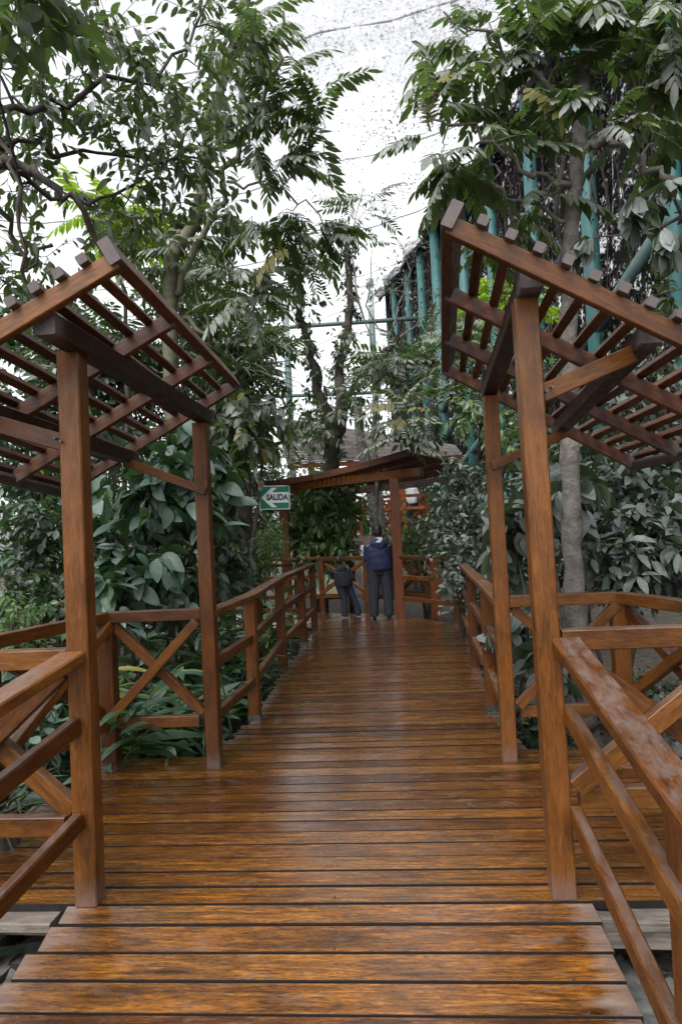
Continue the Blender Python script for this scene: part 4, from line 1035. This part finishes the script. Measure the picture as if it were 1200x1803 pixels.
# creeper clad trees near the centre
def vine_tree(label, base, trunks, blobs, bark='bark_dark', wrap=True):
    t = Tree('creeper_tree', label, 'tree', base, bark)
    for pts, r0, r1 in trunks:
        Q = t.limb(pts, r0, r1, True, .03)
        if wrap:
            for q in Q[::1]:
                for k in range(2):
                    pp = [q+Vector(rng.normal(0, .10, 3)) for _ in range(4)]; t.mb.tube(pp, .008, 4, False)
                t.blob(q, (.2, .2, .25), 2, 3, .15, 6, 'ellip', 'leaf_dark', (.09, .15), .6, .006)
    for (px, py, Y, rx, ry, n, tp, mt, sz, dr) in blobs:
        t.blob(at(px, py, Y), R3(rx, ry, Y, .9), n, 4, .45 if 'frond' not in tp else .3, 6 if 'frond' not in tp else 3, tp, mt, sz, dr, .012, name='frond' if 'frond' in tp else 'leaf')
    t.done(130)
vine_tree('twisted tree wrapped in creepers in the middle, left stem', at(584, 1000, 15.5), [([at(590, 1000, 15.5), at(578, 835, 14.5), at(585, 760, 14.2), at(562, 700, 14), at(548, 630, 14), at(530, 560, 14), at(525, 480, 14)], .17, .06)],
    [(505, 540, 13.5, 45, 50, 8, 'ellip', 'leaf_far', (.14, .2), .6), (460, 600, 13, 50, 60, 11, 'ellip', 'leaf_far', (.14, .2), .6), (535, 470, 14, 30, 40, 3, 'frond_lo', 'leaf_far', (.5, .6), .4)])
vine_tree('twisted tree wrapped in creepers in the middle, right stem', at(600, 1000, 14.5), [([at(600, 1000, 14.5), at(585, 820, 13.8), at(600, 740, 13.5), at(597, 660, 13.5), at(610, 580, 13.5), at(618, 500, 13.5), at(600, 400, 13.5)], .15, .05), ([at(600, 700, 13.5), at(660, 640, 13), at(700, 600, 12.8)], .05, .02)],
    [(710, 650, 12.5, 50, 40, 6, 'frond_lo', 'leaf_far', (.5, .7), .4), (600, 725, 12.5, 45, 15, 4, 'ellip', 'leaf_far', (.13, .19), .7), (545, 745, 12.5, 40, 45, 9, 'ellip', 'leaf_pinn', (.13, .19), .7), (715, 700, 12.5, 40, 25, 6, 'ellip', 'leaf_far', (.12, .18), .6)])
t = Tree('grey_trunk_tree', 'smooth grey tree trunk standing in front of the raised pavilion', 'tree', at(668, 1000, 16.5), 'bark_pale')
t.limb([at(672, 1000, 16.5), at(662, 900, 16.5), at(650, 840, 16.5), at(635, 780, 16.5), at(628, 700, 16.5)], .23, .10, True, .01)
t.blob(at(640, 715, 16), R3(50, 20, 16, 1.), 5, 4, .5, 6, 'ellip', 'leaf_far', (.16, .22), .6, .012)
t.done(20)

# ------------------------------------------------------------------ shrubs and middle distance trees
def shrub(name, label, cat, px, py, Y, blobs, bark='bark_dark', group=None, single=60, stems=4, h0=None):
    b = at(px, py, Y); b.z = -.5
    t = Tree(name, label, cat, b, bark, group)
    top = blobs[0]
    for k in range(stems):
        q = blobs[k % len(blobs)]; c = at(q[0], q[1], q[2])
        s = b+Vector((rng.uniform(-.2, .2), rng.uniform(-.2, .2), 0)); m = s.lerp(c, .5)+Vector((rng.uniform(-.15, .15), 0, .15))
        t.limb([s, m, c], .03*Y/8, .012*Y/8, k == 0, .02)
    for q in blobs:
        (px_, py_, Y_, rx, ry, n, tp, mt, sz, dr) = q[:10]; ex = q[10] if len(q) > 10 else {}
        a = dict(twigs=4, tl=.3*Y_/8+.05, per=6); a.update(ex)
        fr = 'frond' in tp
        t.blob(at(px_, py_, Y_), R3(rx, ry, Y_, .5*Y_/8), n, a['twigs'], a['tl'], 3 if fr else a['per'], tp, mt, sz, dr, .008, name='frond' if fr else 'leaf')
    t.done(single)
# left: big whorled leaves, dark small leaves, ferny greys
shrub('large_leaved_tree', 'leafy tree with large drooping blue green leaves behind the left pergola', 'tree', 270, 1300, 6.4,
      [(270, 880, 6.2, 100, 80, 19, 'big', 'leaf_big', (.13, .27), .7), (240, 1000, 6.0, 80, 60, 13, 'big', 'leaf_big', (.13, .27), .7), (330, 800, 6.6, 60, 50, 9, 'big', 'leaf_big', (.13, .26), .7), (385, 850, 7, 35, 70, 9, 'big', 'leaf_big', (.14, .28), .8), (300, 920, 6.8, 100, 90, 24, 'ellip', 'leaf_dark', (.08, .14), .4), (330, 1040, 6.4, 70, 50, 16, 'ellip', 'leaf_dark', (.10, .16), .4), (210, 1080, 6.0, 60, 40, 12, 'big', 'leaf_big', (.10, .18), .6), (400, 1000, 7.2, 50, 60, 16, 'ellip', 'leaf_dark', (.10, .17), .4), (180, 780, 6.6, 50, 60, 8, 'big', 'leaf_big', (.12, .2), .5)], single=290, stems=6)
shrub('dark_shrub', 'dense dark small leaved shrub at the left edge behind the side bay', 'shrub', 60, 1300, 6.6,
      [(60, 960, 6.8, 100, 70, 42, 'obov', 'leaf_dark', (.09, .14), .3), (50, 1060, 6.4, 90, 60, 36, 'obov', 'leaf_dark', (.08, .12), .3), (150, 900, 7.5, 70, 60, 22, 'obov', 'leaf_dark', (.10, .15), .3)], single=200)
shrub('ivy_shrub', 'low bright leaved creeper mound left of the tall near post', 'shrub', 30, 1250, 5.6, [(20, 1100, 5.6, 60, 40, 20, 'ellip', 'leaf_bright', (.05, .08), .3), (60, 1250, 5.0, 70, 60, 22, 'obov', 'leaf_big', (.1, .16), .4)], single=80)
shrub('broadleaf_sapling', 'young tree with drooping oval leaves above the exit sign', 'tree', 385, 1100, 9,
      [(420, 750, 8.6, 50, 50, 16, 'ellip', 'leaf_pinn', (.16, .22), .7), (405, 800, 9, 25, 30, 6, 'ellip', 'leaf_pinn', (.14, .2), .8), (410, 700, 9.5, 60, 50, 14, 'ellip', 'leaf_far', (.15, .2), .6), (465, 745, 9, 30, 25, 4, 'ellip', 'leaf_pinn', (.16, .22), .9)], single=120)
shrub('bright_bush', 'light green spiky bush low behind the left boardwalk railing', 'shrub', 440, 1100, 10, [(430, 985, 10, 45, 22, 22, 'ellip', 'leaf_bright', (.08, .12), -.2), (470, 960, 10.5, 40, 22, 14, 'ellip', 'leaf_bright', (.08, .12), -.2)], single=20)
# left and centre background masses
bgs = [(70, 600, 9.5, 110, 80, 40, 'ellip_lo', 'leaf_dark'), (60, 740, 9.0, 110, 80, 44, 'ellip_lo', 'leaf_dark'), (190, 620, 9.5, 90, 80, 36, 'frond_lo', 'leaf_far'), (250, 740, 9.5, 90, 70, 40, 'ellip_lo', 'leaf_dark'), (60, 860, 9.0, 110, 60, 36, 'ellip_lo', 'leaf_dark'),
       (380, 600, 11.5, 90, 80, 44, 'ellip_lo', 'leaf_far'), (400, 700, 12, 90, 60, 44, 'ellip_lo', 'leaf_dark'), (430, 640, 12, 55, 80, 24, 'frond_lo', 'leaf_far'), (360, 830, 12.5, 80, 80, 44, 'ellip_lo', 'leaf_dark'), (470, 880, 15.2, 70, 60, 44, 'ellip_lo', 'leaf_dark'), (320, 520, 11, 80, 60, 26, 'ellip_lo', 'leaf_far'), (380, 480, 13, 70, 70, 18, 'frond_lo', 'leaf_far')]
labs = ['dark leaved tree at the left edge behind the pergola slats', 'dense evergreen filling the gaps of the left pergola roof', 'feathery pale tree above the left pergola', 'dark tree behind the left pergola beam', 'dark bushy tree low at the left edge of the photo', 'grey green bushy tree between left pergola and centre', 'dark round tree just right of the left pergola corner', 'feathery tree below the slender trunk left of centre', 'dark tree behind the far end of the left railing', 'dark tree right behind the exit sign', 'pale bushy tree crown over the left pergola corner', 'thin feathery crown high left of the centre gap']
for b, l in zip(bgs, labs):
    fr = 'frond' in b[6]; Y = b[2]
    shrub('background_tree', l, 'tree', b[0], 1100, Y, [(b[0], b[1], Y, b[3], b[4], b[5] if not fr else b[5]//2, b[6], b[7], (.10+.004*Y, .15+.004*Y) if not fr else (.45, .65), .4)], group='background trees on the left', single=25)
# bare twigs reaching into the bright gap
tb = Tree('bare_tree', 'leafless grey branching tree standing in the bright gap right of centre', 'tree', at(665, 1000, 13), 'bark_pale')
tb.limb([at(668, 1000, 13), at(660, 800, 13), at(668, 660, 13), at(690, 600, 13), at(700, 540, 13)], .06, .02, True, .02)
for a, b, c in (((668, 660), (640, 560), (600, 480)), ((690, 600), (740, 560), (790, 540)), ((690, 600), (650, 540), (655, 440)), ((640, 560), (620, 450), (640, 330)), ((700, 540), (720, 480), (700, 420)), ((668, 660), (720, 640), (780, 660))):
    tb.limb([at(*a, 13), at(*b, 12.9), at(*c, 12.8)], .022, .006, False, .03)
for (px, py) in ((610, 420), (650, 380), (700, 450), (760, 550), (620, 520), (690, 500)):
    tb.blob(at(px, py, 12.9), R3(40, 50, 12.9, .5), 5, 5, .5, 1, 'ellip', 'leaf_far', (.08, .12), .2, .014)
tb.blob(at(640, 400, 12.9), R3(50, 70, 12.9, .5), 4, 2, .4, 2, 'frond_lo', 'leaf_far', (.4, .55), .3, .01, name='frond')
tb.blob(at(620, 560, 12.9), R3(50, 60, 12.9, .5), 5, 3, .4, 5, 'ellip', 'leaf_far', (.09, .14), .4, .01)
tb.done(60)
# far wall of trees closing the view
def far_mass():
    t = Tree('far_woods', 'mass of trees closing the view behind the pavilion and left walkway', 'woods', (0, 26, -.5)); t.T['kind'] = 'stuff'
    P = []; 
    for (x0, x1, y0, y1, z0, z1, n) in ((-16, -5, 12, 17, 0, 8, 7500), (-7, 0, 16, 21, 0, 6.5, 7000), (-22, -12, 4, 14, 0, 9, 4500), (-1.5, 7, 25, 30, 0, 4.5, 7000), (3.2, 5.5, 16, 24, 0, 3.4, 4000)):
        q = rng.random((n, 3))*[x1-x0, y1-y0, z1-z0]+[x0, y0, z0]
        h = z1-(z1-z0)*.35*(1+np.sin(q[:, 0]*1.7+q[:, 1]*.9))*.5-rng.random(n)*.6
        q = q[q[:, 2] < h]; c = np.sin(q[:, 0]*2.3)*np.sin(q[:, 2]*2.1+1)*np.sin(q[:, 1]*1.9); P.append(q[c > -.35])
    P = np.vstack(P); D = rng.normal(0, 1, P.shape)+[0, -.2, -.5]
    k = rng.random(len(P)) < .6
    clothe(t.T, 'ellip_lo', 'leaf_dark', P[k], D[k], rng.uniform(.18, .30, k.sum()), single=0, roll=.6)
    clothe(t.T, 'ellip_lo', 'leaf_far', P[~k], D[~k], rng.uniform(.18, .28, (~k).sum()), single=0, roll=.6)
far_mass()
# under and beyond the far pergola
shrub('variegated_shrub', 'tall creeper shrub with glossy mottled leaves under the far pergola', 'shrub', 570, 1090, 14.0,
      [(570, 900, 14.0, 55, 60, 44, 'ellip', 'leaf_bright', (.16, .24), .8), (560, 965, 13.8, 50, 35, 24, 'ellip', 'leaf_bright', (.14, .2), .8)], single=60)
def spiky(label, px, py, Y, n, L, mt='strap', group=None, up=.5, pz=None):
    c = at(px, py, Y); b = c.copy(); b.z = -.5
    T = thing('spiky_plant', label, 'plant', b, group)
    mb = MB(); mb.tube([b, c], .08, 8); mb.build('stem', M['bark_dark'], T, True)
    a = rng.random(n)*2*pi; e = rng.uniform(-.3, 1.0, n)
    D = np.stack([np.cos(a)*np.cos(e), np.sin(a)*np.cos(e), np.sin(e)+up*.3], 1)
    clothe(T, 'strap', mt, np.tile(np.array(c), (n, 1))+rng.normal(0, .06, (n, 3)), D, rng.uniform(.6, 1.1, n)*L, single=60, roll=.15, minpx=14)
spiky('spiky dracaena with thin grey leaves left of the far pergola post', 450, 945, 13.7, 90, 1.0)
spiky('spiky plant with long thin leaves right of the exit sign post', 520, 940, 14.2, 90, .9)
spiky('spiky silver plant fanning out beside the grey trunk', 612, 905, 15.2, 90, 1.0)
spiky('dark hanging rosette of strap leaves at the left pergola corner', 420, 660, 9.5, 90, .9, 'strap')
spiky('grassy tuft between the cross braces at the left frame edge', 5, 1440, 3.6, 40, .5, 'strap')
shrub('bamboo_bush', 'fine leaved pale bush right of the far pergola post', 'shrub', 760, 1080, 13.5, [(760, 965, 13.6, 60, 28, 40, 'ellip_lo', 'leaf_bright', (.10, .16), -.2), (720, 950, 14, 40, 30, 16, 'ellip_lo', 'leaf_pinn', (.1, .16), -.2)], single=0)
# right side
shrub('small_leaved_bush', 'tall dense dusty bush with small leaves right of the far path', 'shrub', 820, 1150, 9.5,
      [(825, 900, 9.5, 50, 70, 44, 'obov', 'leaf_dusty', (.09, .13), -.1), (835, 1010, 9.0, 45, 60, 36, 'obov', 'leaf_dusty', (.09, .13), -.1), (790, 960, 10.5, 35, 50, 20, 'obov', 'leaf_dusty', (.09, .13), -.1)], single=120)
shrub('dusty_bush', 'wide dusty broad leaved bush behind the right side bay', 'shrub', 1090, 1250, 6.2,
      [(1090, 880, 6.6, 130, 60, 42, 'ellip', 'leaf_dusty', (.11, .19), .4), (1120, 980, 6.2, 110, 70, 44, 'ellip', 'leaf_dusty', (.13, .21), .5), (950, 900, 7.2, 50, 70, 18, 'ellip', 'leaf_dusty', (.13, .2), .3), (1180, 850, 6.8, 60, 60, 18, 'ellip', 'leaf_dusty', (.12, .18), .4)], single=290, stems=6)
shrub('large_leaved_sapling', 'sapling with broad pale leaves between the two right tall posts', 'shrub', 925, 1300, 5.4,
      [(930, 1120, 5.4, 15, 40, 4, 'big', 'leaf_dusty', (.13, .19), .4), (945, 1180, 5.1, 12, 30, 4, 'big', 'leaf_dusty', (.13, .18), .6), (905, 940, 6.0, 30, 50, 7, 'big', 'leaf_dusty', (.2, .26), .4), (985, 860, 5.8, 40, 40, 6, 'big', 'leaf_dusty', (.18, .24), .8)], single=120)
shrub('ivy_shrub', 'low ivy covering the ground behind the back right post', 'shrub', 935, 1340, 5.2, [(940, 1290, 5.2, 50, 40, 26, 'obov', 'leaf_dark', (.05, .08), .2), (1150, 1250, 5.0, 70, 40, 20, 'obov', 'leaf_dark', (.05, .09), .2)], single=60)
shrub('light_green_tree', 'light green leafy tree right of centre before the teal columns', 'tree', 850, 1100, 11,
      [(850, 730, 10.5, 45, 40, 10, 'ellip', 'leaf_bright', (.12, .18), .5), (745, 725, 11, 45, 22, 5, 'frond_lo', 'leaf_pinn', (.4, .6), .4), (900, 780, 10, 40, 40, 10, 'ellip', 'leaf_bright', (.12, .17), .5), (850, 630, 11, 40, 30, 4, 'frond_lo', 'leaf_pinn', (.4, .6), .4)], single=110)
shrub('wall_creeper_tree', 'yellow green small tree seen through the right pergola slats', 'tree', 1000, 1000, 10.5,
      [(1000, 660, 10, 80, 50, 9, 'ellip', 'leaf_bright', (.10, .14), .5), (1130, 580, 10.5, 50, 40, 4, 'ellip_lo', 'leaf_bright', (.1, .14), .5), (900, 520, 11, 40, 30, 4, 'frond_lo', 'leaf_lime', (.3, .45), .4), (1130, 700, 9, 80, 60, 20, 'ellip_lo', 'leaf_dusty', (.13, .19), .4), (1120, 780, 9, 90, 50, 24, 'ellip_lo', 'leaf_dark', (.13, .19), .4), (960, 780, 9.5, 60, 50, 16, 'ellip_lo', 'leaf_dark', (.12, .18), .4)], single=60)
# creepers hanging on the side net
def hanging():
    T = thing('hanging_creeper', 'tangle of dead and green creepers hanging down the dark side net', 'creeper', (5, 18, 0)); T['kind'] = 'stuff'
    mb = MB(); P = []; off = T.location
    for i in range(620):
        Y = rng.uniform(11, 36); x = wallx(Y)+.2+rng.normal(0, .12); zt = rng.uniform(3, 14); L = rng.uniform(1, 5)
        pts = []; q = np.array([x, Y, zt])
        for k in range(7):
            pts.append(Vector(q)-off); q = q+np.array([rng.normal(0, .05), rng.normal(0, .12), -L/6])
        mb.tube(pts, .012+.01*rng.random(), 3, False)
        for k in range(30): P.append(np.array(pts[rng.integers(0, 7)])+np.array(off)+rng.normal(0, .12, 3))
    me = bpy.data.meshes.new('strand'); me.from_pydata(mb.v, [], mb.f); me.materials.append(M['leaf_dead']); o = bpy.data.objects.new('strand', me); COL.objects.link(o); o.parent = T; o['kind'] = 'stuff'
    P = np.array(P); g = (np.sin(P[:, 1]*1.3)+np.sin(P[:, 2]*.9+P[:, 1]) > .7) & (P[:, 2] < 9)
    D = rng.normal(0, .5, P.shape)+[-.4, 0, -.8]
    clothe(T, 'ellip_lo', 'leaf_dead', P[~g], D[~g], rng.uniform(.08, .18, (~g).sum()), single=0)
    clothe(T, 'ellip_lo', 'leaf_dark', P[g], D[g], rng.uniform(.1, .2, g.sum()), single=0)
    # litter caught on the roof net beside the wall
    n = 9000; u = rng.random(n)**1.5; y = rng.uniform(10, 30, n)*.5+rng.uniform(12, 20, n)*.5; x = np.array([wallx(a) for a in y])+.4-u*8
    keep = (np.sin(x*1.9+y)+np.sin(y*1.3-x)+rng.normal(0, .8, n)-u*1.2) > -.3
    P = np.stack([x, y, [roofz(a, b)+.02 for a, b in zip(x, y)]], 1)[keep]
    clothe(T, 'ellip_lo', 'leaf_dead', P, rng.normal(0, 1, P.shape)*[1, 1, .3], rng.uniform(.035, .10, len(P)), single=0)
hanging()

# ------------------------------------------------------------------ ginger clumps
def ginger(label, x, y, n, h, z=-.5, lean=(0, 0), sz=(.36, .52), single=60):
    T = thing('ginger_plant', label, 'plant', (x, y, z), 'ginger plants beside the boardwalk')
    mb = MB(); P = []; D = []; Z = []; off = T.location
    for i in range(n):
        a = rng.random()*2*pi; ln = rng.uniform(.15, .6); H = h*rng.uniform(.65, 1.15)
        
        if y > 4.6 and x+cos(a)*ln*1.3*H > itp(EL, y)-.15: a = pi-a
        d = np.array([cos(a)*ln+lean[0], sin(a)*ln+lean[1], 1.]); b = np.array([x, y, z])+np.array([rng.normal(0, .12), rng.normal(0, .12), 0])
        pts = [b+d*H*f+np.array([cos(a)*ln, sin(a)*ln, -.35])*H*f*f*.5 for f in np.linspace(0, 1, 6)]
        mb.tube([Vector(p)-off for p in pts], [.012, .011, .010, .009, .008, .005], 5, False)
        sd_ = np.array([-sin(a+rng.normal(0, .6)), cos(a), 0])
        m = rng.integers(7, 11)
        for k in range(m):
            f = .25+.75*k/(m-1); p = b+d*H*f+np.array([cos(a)*ln, sin(a)*ln, -.35])*H*f*f*.5
            s_ = 1 if k % 2 else -1
            dd_ = sd_*s_*.9+unit(d)*.55+np.array([cos(a), sin(a), -.1])*.3+rng.normal(0, .15, 3); zz_ = rng.uniform(*sz)*(1 if k < m-1 else .8)
            tip = p+unit(dd_)*zz_
            if y > 4.6 and max(tip[0], p[0]) > itp(EL, tip[1])+rng.uniform(-.1, .16): continue
            P.append(p); D.append(dd_); Z.append(zz_); continue
            P.append(p); D.append(sd_*s_*.9+unit(d)*.55+np.array([cos(a), sin(a), -.1])*.3+rng.normal(0, .15, 3)); Z.append(rng.uniform(*sz)*(1 if k < m-1 else .8))
    mb.v = [tuple(v) for v in mb.v]
    me = bpy.data.meshes.new('stem'); me.from_pydata(mb.v, [], mb.f); me.materials.append(M['leaf_bright']); o = bpy.data.objects.new('stem', me); COL.objects.link(o); o.parent = T
    clothe(T, 'ging', 'leaf_ging', P, D, Z, single=single, roll=.25, minpx=12)
gl = [(-1.42, 5.25, 8, 1.0, 'between the two posts of the left bay'), (-1.95, 5.5, 9, 1.25, 'behind the left corner post'), (-1.25, 6.0, 8, 1.15, 'just behind the back left pergola post'), (-2.5, 5.2, 8, 1.1, 'behind the left side bay railing'), (-1.15, 6.9, 8, 1.1, 'beside the first left railing post'), (-1.8, 6.7, 9, 1.4, 'second row behind the left railing'), (-1.15, 7.9, 8, 1.35, 'midway along the left railing'), (-1.05, 8.9, 8, 1.3, 'near the far end of the left railing'), (-1.7, 8.2, 9, 1.5, 'tall one behind the middle of the left railing'), (-2.4, 6.3, 9, 1.4, 'below the large leaved tree on the left'), (-3.1, 4.9, 8, 1.1, 'left of the side bay near the frame edge'), (-2.6, 4.3, 7, .8, 'low one against the left bay railing'), (-2.45, 3.5, 7, .7, 'low one outside the front of the left bay'), (-1.85, 2.75, 4, .35, 'small one on the soil in front of the left bay'), (-1.15, 5.35, 6, .7, 'low one beside the deck edge'), (-3.3, 6.2, 9, 1.5, 'deep in the bed on the far left'), (-1.0, 10.0, 6, 1.0, 'small one at the end of the left railing'), (-.98, 7.2, 5, .85, 'low one with leaves over the boardwalk')]
for i, (x, y, n, h, l) in enumerate(gl): ginger('ginger plant with long leaves '+l, x, y, n, h)

# a few fallen leaves and one yellowed leaf on the boards
for i, (px, py, s, l) in enumerate(((528, 1245, .09, 'curled yellow leaf lying on the boardwalk left of the middle'), (838, 1426, .05, 'small pale scrap of leaf on the platform boards at right'), (505, 1190, .12, 'fallen green leaf at the left edge of the boardwalk'))):
    u = (at(px, py, 3)-Vector((0, 0, EYE))); k = EYE/-u.z; p = Vector((u.x*k, u.y*k, .012))
    V, F, UV = TP['ellip']; me = build_mesh('fallen_leaf', V*s*[1, 1, -.8], F[:, ::-1], UV, M['leaf_lime'] if i != 1 else M['leaf_dusty'])
    o = link('fallen_leaf', me, None, Matrix.Translation(p+Vector((0, 0, .01))) @ Matrix.Rotation(i*2.1+.4, 4, 'Z')); tagit(o, l, 'leaf')
def litter():
    n = 9000; P = np.stack([rng.uniform(-4, 4, n), rng.uniform(1.6, 9, n), np.zeros(n)-.47], 1); P[:260] = np.stack([np.where(rng.random(260) < .5, rng.uniform(-2.15, -1.4, 260), rng.uniform(1.1, 1.95, 260)), rng.uniform(2.75, 3.1, 260), np.zeros(260)-.305], 1)
    D = rng.normal(0, 1, (n, 3))*[1, 1, .25]
    T = thing('leaf_litter', 'dead brown leaves and bark scraps scattered over the soil', 'leaf litter', (0, 4, -.5)); T['kind'] = 'stuff'
    clothe(T, 'ellip_lo', 'leaf_dead', P, D, rng.uniform(.04, .14, n), single=0, roll=.4)
litter()
